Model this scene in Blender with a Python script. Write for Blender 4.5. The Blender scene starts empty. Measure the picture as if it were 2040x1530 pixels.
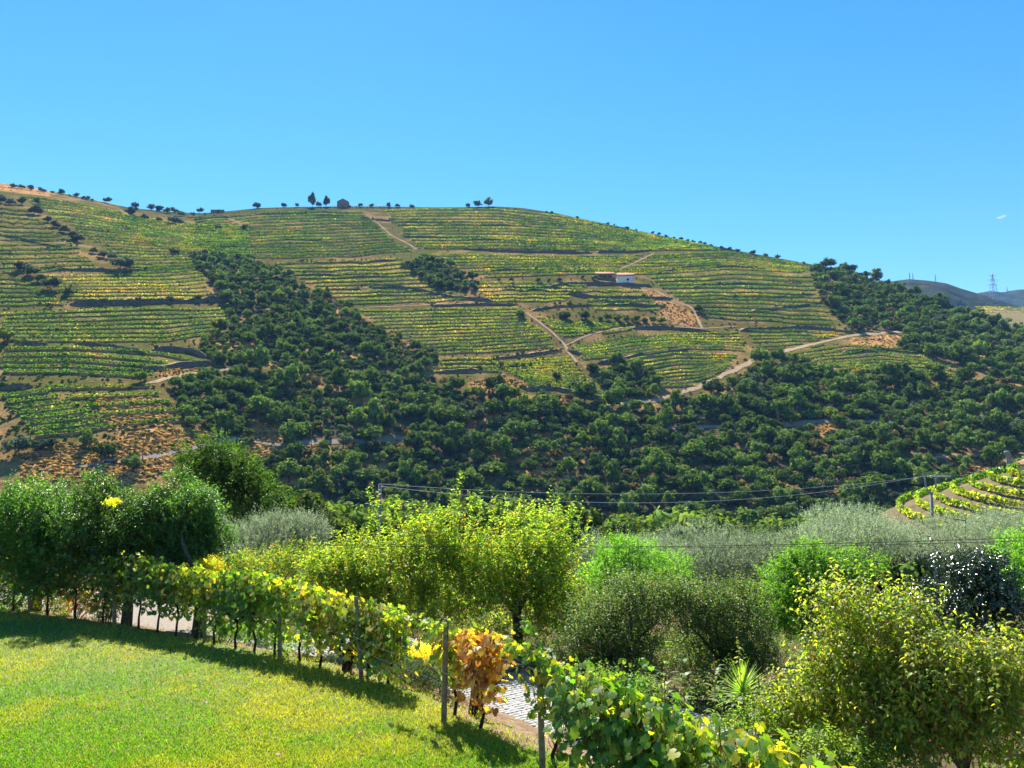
import bpy, math, random
import numpy as np
from mathutils import Vector, Matrix

# ------------------------------------------------------------------ camera, sky, sun, exposure
sc = bpy.context.scene
FPX, CX, CY, HOR, CAMZ = 1600.0, 1020.0, 765.0, 930.0, 4.4
PITCH = math.atan((HOR - CY) / FPX)
cam_d = bpy.data.cameras.new('camera')
cam = bpy.data.objects.new('camera', cam_d)
sc.collection.objects.link(cam)
cam.location = (0, 0, CAMZ)
cam.rotation_euler = (math.pi / 2 + PITCH, 0, 0)
cam_d.sensor_width = 36.0
cam_d.lens = 36.0 * FPX / 2040.0
cam_d.clip_start = 0.1
cam_d.clip_end = 20000
sc.camera = cam

SUN_EL, SUN_AZ = math.radians(48), math.radians(-14)      # azimuth from +Y (ahead), negative = to the left
world = bpy.data.worlds.new('World')
sc.world = world
world.use_nodes = True
wn = world.node_tree.nodes
wl = world.node_tree.links
bg = wn['Background']
sky = wn.new('ShaderNodeTexSky')
sky.sky_type = 'NISHITA'
sky.sun_disc = False
sky.sun_elevation = SUN_EL
sky.sun_rotation = SUN_AZ
sky.altitude = 200
sky.air_density = 1.0
sky.dust_density = 0.04
sky.ozone_density = 2.0
hs = wn.new('ShaderNodeHueSaturation')
hs.inputs['Saturation'].default_value = 1.36
hs.inputs['Hue'].default_value = 0.494
wl.new(sky.outputs[0], hs.inputs['Color'])
wl.new(hs.outputs[0], bg.inputs['Color'])
bg.inputs['Strength'].default_value = 0.074

sun_d = bpy.data.lights.new('sun', 'SUN')
sun_d.energy = 5.0
sun_d.angle = math.radians(0.53)
sun_d.color = (1.0, 0.955, 0.88)
sun = bpy.data.objects.new('sun', sun_d)
sc.collection.objects.link(sun)
sdir = Vector((math.sin(SUN_AZ) * math.cos(SUN_EL), math.cos(SUN_AZ) * math.cos(SUN_EL), math.sin(SUN_EL)))
sun.rotation_euler = sdir.to_track_quat('Z', 'Y').to_euler()
sun.location = (0, 0, 60)

sc.view_settings.view_transform = 'Standard'
sc.view_settings.look = 'None'
sc.view_settings.exposure = 1.45
sc.view_settings.gamma = 1.0
sc.view_settings.use_curve_mapping = False
sc.render.engine = 'CYCLES'
sc.cycles.max_bounces = 8
sc.cycles.diffuse_bounces = 5
sc.cycles.glossy_bounces = 2
sc.cycles.transmission_bounces = 4
sc.cycles.volume_bounces = 0
sc.cycles.caustics_reflective = False
sc.cycles.caustics_refractive = False
sc.cycles.use_denoising = True
sc.cycles.use_adaptive_sampling = True
sc.cycles.adaptive_threshold = 0.02

# ------------------------------------------------------------------ helpers
random.seed(7)
RS = np.random.RandomState(11)
COL = sc.collection

def ray(u, v):
    """pixel of the photograph -> (a, m): X/Y and (Z-cam)/Y of the ray"""
    u = np.asarray(u, float); v = np.asarray(v, float)
    xc = (u - CX) / FPX; yc = -(v - CY) / FPX
    dy = math.cos(PITCH) - math.sin(PITCH) * yc
    dz = math.sin(PITCH) + math.cos(PITCH) * yc
    return xc / dy, dz / dy

def at(u, v, d):
    a, m = ray(u, v)
    return np.stack([a * d, np.broadcast_to(d, np.shape(a)) * 1.0, CAMZ + m * d], -1)

def pix(P):
    P = np.asarray(P, float)
    x, y, z = P[..., 0], P[..., 1], P[..., 2] - CAMZ
    c, s = math.cos(PITCH), math.sin(PITCH)
    fwd = y * c + z * s
    up = -y * s + z * c
    return CX + FPX * x / fwd, CY - FPX * up / fwd

def onplane(u, v, z=0.0):
    a, m = ray(u, v)
    d = (z - CAMZ) / m
    return np.stack([a * d, d, np.zeros_like(d) + z], -1)

def hash2(ix, iy, seed):
    h = (ix.astype(np.int64) * 374761393 + iy.astype(np.int64) * 668265263 + seed * 974711) & 0x7fffffff
    h = ((h ^ (h >> 13)) * 1274126177) & 0x7fffffff
    h = (h ^ (h >> 16)) & 0xffff
    return h / 65535.0

def vnoise(x, y, seed=0):
    x = np.asarray(x, float); y = np.asarray(y, float)
    ix = np.floor(x); iy = np.floor(y)
    fx = x - ix; fy = y - iy
    fx = fx * fx * (3 - 2 * fx); fy = fy * fy * (3 - 2 * fy)
    a = hash2(ix, iy, seed); b = hash2(ix + 1, iy, seed)
    c = hash2(ix, iy + 1, seed); d = hash2(ix + 1, iy + 1, seed)
    return (a + (b - a) * fx) * (1 - fy) + (c + (d - c) * fx) * fy

def fbm(x, y, seed=0, o=4):
    r = 0; amp = 0.5; tot = 0
    for i in range(o):
        r = r + amp * vnoise(x * 2 ** i, y * 2 ** i, seed + i * 17)
        tot += amp; amp *= 0.5
    return r / tot

def inpoly(u, v, poly):
    u = np.asarray(u, float); v = np.asarray(v, float)
    r = np.zeros(u.shape, bool)
    n = len(poly)
    for i in range(n):
        x1, y1 = poly[i]; x2, y2 = poly[(i + 1) % n]
        if y1 == y2: continue
        c = ((y1 > v) != (y2 > v)) & (u < (x2 - x1) * (v - y1) / (y2 - y1) + x1)
        r ^= c
    return r

def near_line(u, v, line, halfw, vscale=1.0):
    u = np.asarray(u, float); v = np.asarray(v, float) * vscale
    r = np.full(u.shape, 1e9)
    for (x1, y1), (x2, y2) in zip(line[:-1], line[1:]):
        y1 = y1 * vscale; y2 = y2 * vscale
        L = (x2 - x1) ** 2 + (y2 - y1) ** 2 + 1e-9
        t = np.clip(((u - x1) * (x2 - x1) + (v - y1) * (y2 - y1)) / L, 0, 1)
        r = np.minimum(r, np.hypot(u - x1 - t * (x2 - x1), v - y1 - t * (y2 - y1)))
    return r < halfw

def norm(v):
    return v / np.maximum(np.linalg.norm(v, axis=-1, keepdims=True), 1e-9)

def mesh_np(name, verts, faces, col=None, mats=(), smooth=False, midx=None):
    """faces: list of int arrays (M,3) / (M,4)"""
    me = bpy.data.meshes.new(name)
    verts = np.ascontiguousarray(verts, np.float32)
    faces = [np.asarray(f, np.int32) for f in (faces if isinstance(faces, (list, tuple)) else [faces])]
    faces = [f for f in faces if len(f)]
    me.vertices.add(len(verts))
    me.vertices.foreach_set('co', verts.ravel())
    nl = sum(f.size for f in faces); nf = sum(len(f) for f in faces)
    me.loops.add(nl); me.polygons.add(nf)
    me.loops.foreach_set('vertex_index', np.concatenate([f.ravel() for f in faces]).astype(np.int32))
    st = []; o = 0
    for f in faces:
        st.append(o + np.arange(len(f)) * f.shape[1]); o += f.size
    me.polygons.foreach_set('loop_start', np.concatenate(st).astype(np.int32))
    if smooth:
        me.polygons.foreach_set('use_smooth', np.ones(nf, bool))
    if midx is not None:
        me.polygons.foreach_set('material_index', np.asarray(midx, np.int32))
    me.update(calc_edges=True)
    if col is not None:
        ca = me.color_attributes.new('Col', 'FLOAT_COLOR', 'POINT')
        c4 = np.ones((len(verts), 4), np.float32); c4[:, :3] = col
        ca.data.foreach_set('color', c4.ravel())
    for m in mats:
        me.materials.append(m)
    return me

def tag(o, label=None, cat=None, group=None, kind=None):
    if label: o['label'] = label
    if cat: o['category'] = cat
    if group: o['group'] = group
    if kind: o['kind'] = kind
    return o

def add(name, me, parent=None, loc=None):
    o = bpy.data.objects.new(name, me)
    COL.objects.link(o)
    if parent is not None: o.parent = parent
    if loc is not None: o.location = loc
    return o

def empty(name, loc):
    o = bpy.data.objects.new(name, None)
    o.empty_display_size = 0.2
    o.location = loc
    COL.objects.link(o)
    return o

class MB:
    """collects verts/faces for one mesh"""
    def __init__(s): s.v = []; s.f3 = []; s.f4 = []; s.c = []; s.n = 0
    def add(s, v, f3=None, f4=None, c=None):
        v = np.asarray(v, float).reshape(-1, 3)
        if f3 is not None and len(f3): s.f3.append(np.asarray(f3, int) + s.n)
        if f4 is not None and len(f4): s.f4.append(np.asarray(f4, int) + s.n)
        s.v.append(v)
        if c is not None: s.c.append(np.broadcast_to(np.asarray(c, float), v.shape))
        s.n += len(v)
    def box(s, c, h, rz=0.0, c_=None):
        c = np.asarray(c, float); h = np.asarray(h, float)
        k = np.array([[x, y, z] for x in (-1, 1) for y in (-1, 1) for z in (-1, 1)], float) * h
        R = np.array([[math.cos(rz), -math.sin(rz), 0], [math.sin(rz), math.cos(rz), 0], [0, 0, 1]])
        s.add(k @ R.T + c, f4=[[0, 1, 3, 2], [4, 6, 7, 5], [0, 4, 5, 1], [2, 3, 7, 6], [0, 2, 6, 4], [1, 5, 7, 3]], c=c_)
    def tube(s, pts, rad, n=7, c=None, cap=True):
        pts = np.asarray(pts, float); k = len(pts)
        rad = np.broadcast_to(np.asarray(rad, float), (k,))
        t = np.gradient(pts, axis=0); t = norm(t)
        ref = np.where(np.abs(t[:, 2:3]) > 0.9, np.array([[1., 0, 0]]), np.array([[0, 0, 1.]]))
        a = norm(np.cross(t, ref)); b = np.cross(t, a)
        th = np.arange(n) * 2 * math.pi / n
        v = pts[:, None] + rad[:, None, None] * (a[:, None] * np.cos(th)[None, :, None] + b[:, None] * np.sin(th)[None, :, None])
        f = []
        for i in range(k - 1):
            for j in range(n):
                f.append([i * n + j, i * n + (j + 1) % n, (i + 1) * n + (j + 1) % n, (i + 1) * n + j])
        vv = v.reshape(-1, 3); f3 = []
        if cap:
            vv = np.vstack([vv, pts[-1:]])
            f3 = [[(k - 1) * n + j, (k - 1) * n + (j + 1) % n, k * n] for j in range(n)]
        s.add(vv, f3=f3, f4=f, c=c)
    def mesh(s, name, mats=(), smooth=False):
        v = np.vstack(s.v)
        col = np.vstack(s.c) if s.c and sum(map(len, s.c)) == len(v) else None
        fs = []
        if s.f3: fs.append(np.vstack(s.f3))
        if s.f4: fs.append(np.vstack(s.f4))
        return mesh_np(name, v, fs, col, mats, smooth)

# ------------------------------------------------------------------ materials
def nmat(name):
    m = bpy.data.materials.new(name); m.use_nodes = True
    nt = m.node_tree
    return m, nt.nodes, nt.links, nt.nodes['Principled BSDF'], nt.nodes['Material Output']

def leaf_mat(name, rough=0.5, transl=0.4, tcol=(1.7, 1.75, 0.55), spec=0.4, var=0.25, gain=1.0):
    m, n, l, p, out = nmat(name)
    at_ = n.new('ShaderNodeAttribute'); at_.attribute_name = 'Col'
    oi = n.new('ShaderNodeObjectInfo')
    mr = n.new('ShaderNodeMapRange'); mr.inputs['To Min'].default_value = (1 - var) * gain; mr.inputs['To Max'].default_value = (1 + var) * gain
    l.new(oi.outputs['Random'], mr.inputs['Value'])
    mul = n.new('ShaderNodeVectorMath'); mul.operation = 'SCALE'
    l.new(at_.outputs['Color'], mul.inputs[0]); l.new(mr.outputs[0], mul.inputs['Scale'])
    l.new(mul.outputs[0], p.inputs['Base Color'])
    p.inputs['Roughness'].default_value = rough
    p.inputs['Specular IOR Level'].default_value = spec
    tr = n.new('ShaderNodeBsdfTranslucent')
    tm = n.new('ShaderNodeVectorMath'); tm.operation = 'MULTIPLY'
    l.new(mul.outputs[0], tm.inputs[0]); tm.inputs[1].default_value = tcol
    l.new(tm.outputs[0], tr.inputs['Color'])
    mx = n.new('ShaderNodeMixShader'); mx.inputs[0].default_value = transl
    l.new(p.outputs[0], mx.inputs[1]); l.new(tr.outputs[0], mx.inputs[2])
    l.new(mx.outputs[0], out.inputs['Surface'])
    return m

def noise_mat(name, cols, scale=5.0, rough=0.9, bump=0.0, detail=6, attr=False, spec=0.0, mixcol=0.5, dist=0.05):
    m, n, l, p, out = nmat(name)
    tc = n.new('ShaderNodeTexCoord')
    nz = n.new('ShaderNodeTexNoise'); nz.inputs['Scale'].default_value = scale; nz.inputs['Detail'].default_value = detail
    nz.inputs['Roughness'].default_value = 0.65
    l.new(tc.outputs['Object'], nz.inputs['Vector'])
    cr = n.new('ShaderNodeValToRGB')
    el = cr.color_ramp.elements
    k = len(cols)
    el[0].position = 0.28; el[1].position = 0.72
    el[0].color = (*cols[0], 1); el[1].color = (*cols[-1], 1)
    for i in range(1, k - 1):
        e = el.new(0.28 + 0.44 * i / (k - 1)); e.color = (*cols[i], 1)
    l.new(nz.outputs['Fac'], cr.inputs['Fac'])
    src = cr.outputs['Color']
    if attr:
        a_ = n.new('ShaderNodeAttribute'); a_.attribute_name = 'Col'
        mx = n.new('ShaderNodeMix'); mx.data_type = 'RGBA'; mx.blend_type = 'MULTIPLY'
        mx.inputs['Factor'].default_value = 1.0
        l.new(a_.outputs['Color'], mx.inputs[6]); l.new(src, mx.inputs[7])
        src = mx.outputs[2]
    l.new(src, p.inputs['Base Color'])
    p.inputs['Roughness'].default_value = rough
    p.inputs['Specular IOR Level'].default_value = spec
    if bump:
        b = n.new('ShaderNodeBump'); b.inputs['Strength'].default_value = bump; b.inputs['Distance'].default_value = dist
        l.new(nz.outputs['Fac'], b.inputs['Height']); l.new(b.outputs[0], p.inputs['Normal'])
    return m

M = {}
M['leaf'] = leaf_mat('leaf', 0.45, 0.62, tcol=(1.9, 1.95, 0.5), gain=1.65)
M['leaf_glossy'] = leaf_mat('leaf_glossy', 0.42, 0.45, tcol=(1.8, 1.9, 0.6), spec=0.4, gain=1.5)
M['leaf_white'] = leaf_mat('leaf_white', 0.24, 0.15, spec=0.9)
M['leaf_vine'] = leaf_mat('leaf_vine', 0.45, 0.58, tcol=(1.95, 2.0, 0.4), gain=1.65)
M['leaf_olive'] = leaf_mat('leaf_olive', 0.5, 0.35, tcol=(1.5, 1.6, 1.0), gain=1.8)
M['leaf_far'] = leaf_mat('leaf_far', 0.7, 0.38, tcol=(1.6, 1.65, 0.55), spec=0.0, var=0.4, gain=1.2)
M['leaf_row'] = leaf_mat('leaf_row', 0.7, 0.5, tcol=(1.8, 1.85, 0.4), spec=0.0, var=0.2, gain=1.45)
M['grass'] = leaf_mat('grass', 0.5, 0.5, tcol=(1.6, 1.65, 0.4), spec=0.25, var=0.0, gain=1.2)
M['bark'] = noise_mat('bark', [(0.035, 0.025, 0.02), (0.09, 0.065, 0.045), (0.16, 0.125, 0.09)], 14, 0.95, 0.6)
M['vine_bark'] = noise_mat('vine_bark', [(0.02, 0.013, 0.01), (0.06, 0.04, 0.028)], 30, 0.95, 0.7, dist=0.02)
M['cane'] = noise_mat('cane', [(0.16, 0.08, 0.035), (0.26, 0.15, 0.07)], 25, 0.8)
M['post'] = noise_mat('post', [(0.10, 0.075, 0.05), (0.22, 0.17, 0.11), (0.30, 0.24, 0.16)], 9, 0.9, 0.4, dist=0.01)
M['trellis'] = noise_mat('trellis', [(0.06, 0.06, 0.06), (0.12, 0.12, 0.115)], 3, 0.6, spec=0.3)
M['wire'] = noise_mat('wire', [(0.45, 0.45, 0.46), (0.6, 0.6, 0.6)], 3, 0.4, spec=0.6)
M['wire_dark'] = noise_mat('wire_dark', [(0.03, 0.03, 0.035), (0.06, 0.06, 0.06)], 3, 0.5)
M['concrete'] = noise_mat('concrete', [(0.20, 0.195, 0.18), (0.30, 0.29, 0.27)], 5, 0.9, 0.2)
M['steel'] = noise_mat('steel', [(0.22, 0.23, 0.25), (0.30, 0.31, 0.33)], 0.3, 0.55, spec=0.5)
M['hill'] = noise_mat('hill', [(0.42, 0.45, 0.42), (0.9, 0.9, 0.9), (1.4, 1.3, 1.15)], 0.55, 0.95, 0.5, detail=8, attr=True, dist=0.6)
M['terrace'] = noise_mat('terrace', [(0.6, 0.6, 0.55), (1.0, 1.0, 1.0), (1.35, 1.3, 1.2)], 0.9, 0.95, 0.4, detail=6, attr=True, dist=0.3)
M['drystone'] = noise_mat('drystone', [(0.05, 0.04, 0.03), (0.14, 0.105, 0.08), (0.25, 0.20, 0.15)], 1.1, 0.95, 0.7, detail=8, dist=0.25)
M['track'] = noise_mat('track', [(0.28, 0.18, 0.10), (0.38, 0.265, 0.165), (0.46, 0.35, 0.235)], 0.6, 0.95, 0.2)
M['asphalt'] = noise_mat('asphalt', [(0.22, 0.18, 0.14), (0.30, 0.25, 0.20)], 0.8, 0.9, 0.1)
M['soil'] = noise_mat('soil', [(0.12, 0.08, 0.05), (0.22, 0.15, 0.095), (0.31, 0.225, 0.155)], 6, 0.95, 0.6, detail=8)
M['ground'] = noise_mat('ground', [(0.05, 0.04, 0.02), (0.11, 0.08, 0.045), (0.06, 0.07, 0.025)], 0.8, 0.95, 0.4, detail=8)
M['joint'] = noise_mat('joint', [(0.20, 0.17, 0.14), (0.32, 0.28, 0.23)], 8, 0.95, 0.2)
M['cobble'] = noise_mat('cobble', [(0.30, 0.285, 0.26), (0.40, 0.385, 0.355), (0.48, 0.465, 0.435)], 9, 0.75, 0.2)
M['whitewash'] = noise_mat('whitewash', [(0.36, 0.35, 0.34), (0.74, 0.73, 0.71), (0.82, 0.81, 0.79)], 0.9, 0.9, 0.2)
M['rooftile'] = noise_mat('rooftile', [(0.30, 0.14, 0.09), (0.42, 0.22, 0.14), (0.48, 0.29, 0.2)], 1.2, 0.9, 0.4)
M['dark'] = noise_mat('dark', [(0.015, 0.015, 0.018), (0.03, 0.03, 0.03)], 2, 0.6)
M['brick'] = noise_mat('brick', [(0.17, 0.11, 0.085), (0.30, 0.21, 0.16)], 1.5, 0.95, 0.3)
M['farhill'] = noise_mat('farhill', [(0.018, 0.03, 0.014), (0.045, 0.05, 0.025), (0.09, 0.08, 0.045)], 0.02, 0.95, 0.3, detail=9, dist=8)
M['carpaint'] = noise_mat('carpaint', [(0.10, 0.11, 0.12), (0.13, 0.14, 0.15)], 2, 0.25, spec=0.7)
M['glass'] = noise_mat('glass', [(0.01, 0.012, 0.015), (0.02, 0.022, 0.025)], 2, 0.08, spec=0.8)
M['rubber'] = noise_mat('rubber', [(0.012, 0.012, 0.012), (0.02, 0.02, 0.02)], 5, 0.8)
M['stone'] = noise_mat('stone', [(0.5, 0.48, 0.45), (0.72, 0.70, 0.67)], 6, 0.8, 0.3)

# ------------------------------------------------------------------ leaves
def leaf_geo(P, A, N, L, W, col, mode='quad', fold=0.25, droop=0.25):
    """leaf blades: base P, axis A, normal N (unit), length L, width W, one colour per leaf -> verts, faces, cols"""
    B = norm(np.cross(A, N)); N = np.cross(B, A)
    L = np.broadcast_to(L, (len(P),))[:, None]; W = np.broadcast_to(W, (len(P),))[:, None]
    k = len(P)
    if mode == 'quad':
        mid = P + A * L * 0.45
        v = np.stack([P, mid + B * W * .5 + N * W * fold, P + A * L - N * L * droop, mid - B * W * .5 + N * W * fold], 1)
        f = np.array([[0, 1, 2], [0, 2, 3]])
    elif mode == 'curl':
        m1 = P + A * L * .3 + N * L * .04
        m2 = P + A * L * .68 - N * L * droop * .35
        v = np.stack([P, m1 + B * W * .45 + N * W * fold, m1 - B * W * .45 + N * W * fold,
                      m2 + B * W * .42 + N * W * fold * .8, m2 - B * W * .42 + N * W * fold * .8, P + A * L * .95 - N * L * droop], 1)
        f = np.array([[0, 1, 2], [1, 3, 4], [1, 4, 2], [3, 5, 4]])
    else:                                   # five-lobed vine leaf, a fan round the petiole point
        th = np.array([-2.75, -2.2, -1.55, -1.1, -.62, -.32, 0, .32, .62, 1.1, 1.55, 2.2, 2.75])
        rr = np.array([.34, .46, .50, .40, .56, .44, .66, .44, .56, .40, .50, .46, .34])
        c0 = P + A * L * .3
        rim = (c0[:, None] + A[:, None] * (L[:, None] * rr[None, :, None] * np.cos(th)[None, :, None])
               + B[:, None] * (W[:, None] * rr[None, :, None] * np.sin(th)[None, :, None])
               - N[:, None] * (W[:, None] * droop * (rr ** 2)[None, :, None] * (0.6 + 0.4 * np.cos(2 * th))[None, :, None]))
        v = np.concatenate([c0[:, None], rim], 1)
        f = np.array([[0, i, i + 1] for i in range(1, 13)])
    nv = v.shape[1]
    F = (f[None] + (np.arange(k) * nv)[:, None, None]).reshape(-1, 3)
    C = np.repeat(col, nv, axis=0)
    return v.reshape(-1, 3), F, C

def pick(cols, w, n, rs, jit=0.18):
    cols = np.asarray(cols, float); w = np.asarray(w, float); w = w / w.sum()
    c = cols[rs.choice(len(cols), n, p=w)]
    return np.clip(c * (1 + jit * rs.randn(n, 1)) , 0.004, 0.9)

def rdir(n, rs):
    v = rs.randn(n, 3)
    return norm(v)

def in_blobs(blobs, n, rs, shell=0.45):
    """points in a union of ellipsoids, more towards the outside; returns pts and outward directions"""
    b = np.asarray(blobs, float)
    vol = (b[:, 3] * b[:, 4] * b[:, 5]) ** 0.67
    i = rs.choice(len(b), n, p=vol / vol.sum())
    d = rdir(n, rs)
    r = shell + (1 - shell) * rs.rand(n) ** 0.6
    p = b[i, :3] + d * b[i, 3:6] * r[:, None]
    o = norm(d / b[i, 3:6])
    return p, o

def clump(center, rad, n, rs, rmin=.35, rmax=.55):
    """split one big ellipsoid into n lobes for an uneven outline"""
    c = np.asarray(center, float); R = np.asarray(rad, float)
    out = [[*c, *(R * 0.66)]]
    d = rdir(n, rs); d[:, 2] = d[:, 2] * .8 + .12
    for k in range(n):
        s = rmin + (rmax - rmin) * rs.rand()
        out.append([*(c + d[k] * R * (1.06 - s + .14 * rs.randn())), *(R * s * np.array([1, 1, .85 + .3 * rs.rand()]))])
    return out
# ------------------------------------------------------------------ the opposite hillside (height field)
CREST = [(-420, 300), (-200, 332), (0, 364), (60, 374), (130, 386), (210, 403), (260, 414), (340, 422), (400, 425), (450, 421), (520, 414),
         (600, 412), (680, 411), (760, 411), (850, 413), (920, 413), (980, 411), (1040, 414), (1110, 425), (1180, 440),
         (1260, 457), (1340, 474), (1420, 490), (1500, 505), (1560, 516), (1620, 527), (1680, 538), (1750, 562),
         (1800, 578), (1860, 600), (1920, 620), (1960, 633), (2040, 660), (2250, 715), (2500, 770)]
_a, _m = ray([c[0] for c in CREST], [c[1] for c in CREST])
def _col(pts):
    aa, _ = ray([p[0] for p in pts], [700] * len(pts))
    return aa, [p[1] for p in pts]
DCREST = _col([(-420, 770), (0, 830), (450, 890), (900, 920), (1200, 880), (1620, 740), (1800, 640), (2040, 545), (2500, 460)])
DBASE = _col([(-420, 222), (300, 236), (500, 250), (900, 265), (1500, 262), (2040, 245), (2500, 235)])
VBASE = [(-420, 985), (300, 985), (500, 1060), (700, 1085), (2500, 1085)]
_ab, _mb = ray([c[0] for c in VBASE], [c[1] for c in VBASE])

def hill_cols(a):
    dc = np.interp(a, *DCREST); db = np.interp(a, *DBASE)
    zc = CAMZ + np.interp(a, _a, _m) * dc
    zb = CAMZ + np.interp(a, _ab, _mb) * db
    return db, dc, zb, zc

def zhill(X, Y):
    X = np.asarray(X, float); Y = np.maximum(np.asarray(Y, float), 1.0)
    db, dc, zb, zc = hill_cols(X / Y)
    t = (Y - db) / (dc - db)
    g = t + 0.12 * t * (1 - t)
    g = np.where(t < 0, 1.12 * t, np.where(t > 1, 1 - 0.45 * (t - 1), g))
    w = np.clip(4 * t * (1 - t), 0, 1)
    gully = -5 * np.exp(-((X - (-62 - 0.20 * (Y - 480))) / 26.0) ** 2)
    return zb + (zc - zb) * g + w * (7 * (fbm(X / 95, Y / 95, 3, 2) - .5) + gully)

# lookup: ray (a, m) -> depth of the first hit on the hillside
AG = np.linspace(ray(-420, 700)[0], ray(2500, 700)[0], 420)
MG = np.linspace(-0.12, 0.42, 900)
_db, _dc, _, _ = hill_cols(AG)
DMAP = np.zeros((len(AG), len(MG)))
for i, a in enumerate(AG):
    d = np.linspace(_db[i] - 15, _dc[i], 400)
    m = np.maximum.accumulate((zhill(a * d, d) - CAMZ) / d) + np.arange(400) * 1e-9
    DMAP[i] = np.interp(MG, m, d)

def hill_at(u, v):
    a, m = ray(u, v)
    fa = np.clip((a - AG[0]) / (AG[1] - AG[0]), 0, len(AG) - 1.001)
    fm = np.clip((m - MG[0]) / (MG[1] - MG[0]), 0, len(MG) - 1.001)
    ia = fa.astype(int); im = fm.astype(int); fa = fa - ia; fm = fm - im
    d = (DMAP[ia, im] * (1 - fm) + DMAP[ia, im + 1] * fm) * (1 - fa) + (DMAP[ia + 1, im] * (1 - fm) + DMAP[ia + 1, im + 1] * fm) * fa
    X = a * d
    return np.stack([X, d, zhill(X, d)], -1)

# ---- what covers it, read off the photograph as outlines
WOODS = {
 'gully': [(378, 505), (440, 508), (520, 525), (570, 545), (600, 580), (650, 590), (700, 620), (740, 650), (800, 680), (862, 700), (876, 726), (860, 737),
           (705, 735), (695, 757), (600, 748), (520, 722), (460, 737), (400, 702), (408, 672), (462, 655), (455, 620), (438, 590), (420, 560), (385, 530)],
 'valley': [(343, 775), (420, 745), (500, 737), (560, 750), (700, 772), (735, 752), (830, 748), (870, 760), (940, 792), (1000, 775), (1050, 802), (1130, 794),
            (1210, 812), (1310, 806), (1380, 798), (1440, 772), (1480, 742), (1540, 716), (1590, 722), (1680, 748), (1780, 748), (1900, 764), (1960, 772),
            (2040, 764), (2300, 800), (2300, 1100), (560, 1100), (540, 1000), (505, 930), (520, 895), (430, 868), (372, 838)],
 'spur': [(1622, 540), (1700, 536), (1760, 562), (1830, 592), (1900, 617), (1960, 637), (2040, 664), (2300, 730), (2300, 800), (2040, 768), (1960, 745),
          (1850, 712), (1790, 692), (1800, 662), (1700, 660), (1650, 620), (1625, 570)],
 'clump': [(798, 530), (850, 517), (900, 532), (950, 566), (952, 580), (870, 580), (840, 556)],
 'thicket': [(1160, 728), (1200, 738), (1240, 722), (1300, 742), (1312, 788), (1250, 797), (1200, 772)],
}
TRACKS = [  # polyline, width in m, material
 ([(1208, 806), (1260, 803), (1310, 798), (1380, 776), (1440, 748), (1482, 729), (1512, 712), (1560, 700), (1620, 686), (1700, 668), (1795, 661)], 5.0, 'track'),
 ([(540, 886), (620, 882), (700, 880), (830, 872), (1000, 862), (1150, 857), (1290, 853), (1450, 850), (1560, 847), (1650, 838), (1720, 841), (1850, 838), (2040, 826), (2250, 818)], 5.0, 'asphalt'),
 ([(1408, 957), (1500, 946), (1700, 926), (1830, 913), (2000, 905), (2200, 900)], 4.0, 'track'),
 ([(150, 930), (205, 924), (260, 914), (300, 909), (350, 902), (420, 884), (470, 872), (540, 886)], 4.5, 'asphalt'),
 ([(1050, 624), (1085, 650), (1110, 671), (1126, 688), (1134, 705), (1150, 722)], 3.0, 'track'),
 ([(733, 430), (757, 448), (780, 470), (812, 485), (830, 497)], 2.5, 'track'),
 ([(1235, 536), (1270, 521), (1302, 505)], 2.5, 'track'),
 ([(1275, 570), (1310, 580), (1340, 600), (1380, 612), (1392, 640), (1400, 655)], 3.0, 'track'),
 ([(1128, 688), (1170, 668), (1230, 654), (1300, 648), (1400, 655), (1470, 650)], 2.5, 'track'),
 ([(1195, 723), (1260, 711), (1350, 698)], 2.5, 'track'),
 ([(290, 765), (330, 755), (380, 745), (470, 734)], 4.0, 'track'),
 ([(1585, 712), (1640, 730), (1695, 744)], 3.0, 'track'),
 ([(235, 415), (255, 428)], 2.0, 'track'), ([(455, 435), (480, 446)], 2.5, 'track'),
 ([(715, 575), (760, 568)], 2.5, 'track'), ([(725, 613), (850, 608), (980, 602)], 2.0, 'track'),
]
BANKS = [  # dry straw-coloured slopes
 [(40, 915), (110, 880), (180, 885), (260, 862), (330, 858), (400, 850), (425, 870), (380, 900), (300, 960), (40, 960)],
 [(985, 715), (1050, 700), (1125, 692), (1120, 702), (1040, 712)], [(930, 765), (1000, 745), (1060, 770), (1040, 795), (960, 790)],
 [(1270, 575), (1320, 585), (1340, 605), (1400, 630), (1380, 655), (1320, 640), (1310, 610)], [(1700, 672), (1790, 665), (1800, 700), (1700, 700)],
 [(590, 880), (650, 880), (640, 912), (600, 912)], [(740, 872), (815, 872), (800, 895), (750, 893)], [(690, 740), (730, 750), (735, 775), (700, 770)],
 [(480, 830), (560, 850), (560, 960), (500, 960)], [(1640, 935), (1700, 960), (1700, 1040), (1640, 1040)], [(1000, 790), (1140, 790), (1130, 800), (1010, 803)],
 [(795, 600), (860, 590), (950, 600), (840, 608)], [(190, 790), (300, 790), (330, 800), (340, 850), (220, 860)], [(1870, 905), (2060, 905), (2060, 960), (1930, 960)],
 [(1560, 840), (1680, 845), (1640, 870), (1600, 860)], [(300, 730), (420, 735), (440, 745), (330, 755)], [(0, 364), (110, 382), (100, 392), (0, 380)]]

def near_tracks(u, v, grow=0.0):
    r = np.zeros(np.shape(u), bool)
    for line, w, _ in TRACKS:
        r |= near_line(u, v, line, w * 1.1 + grow, 1.6)
    return r

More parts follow.
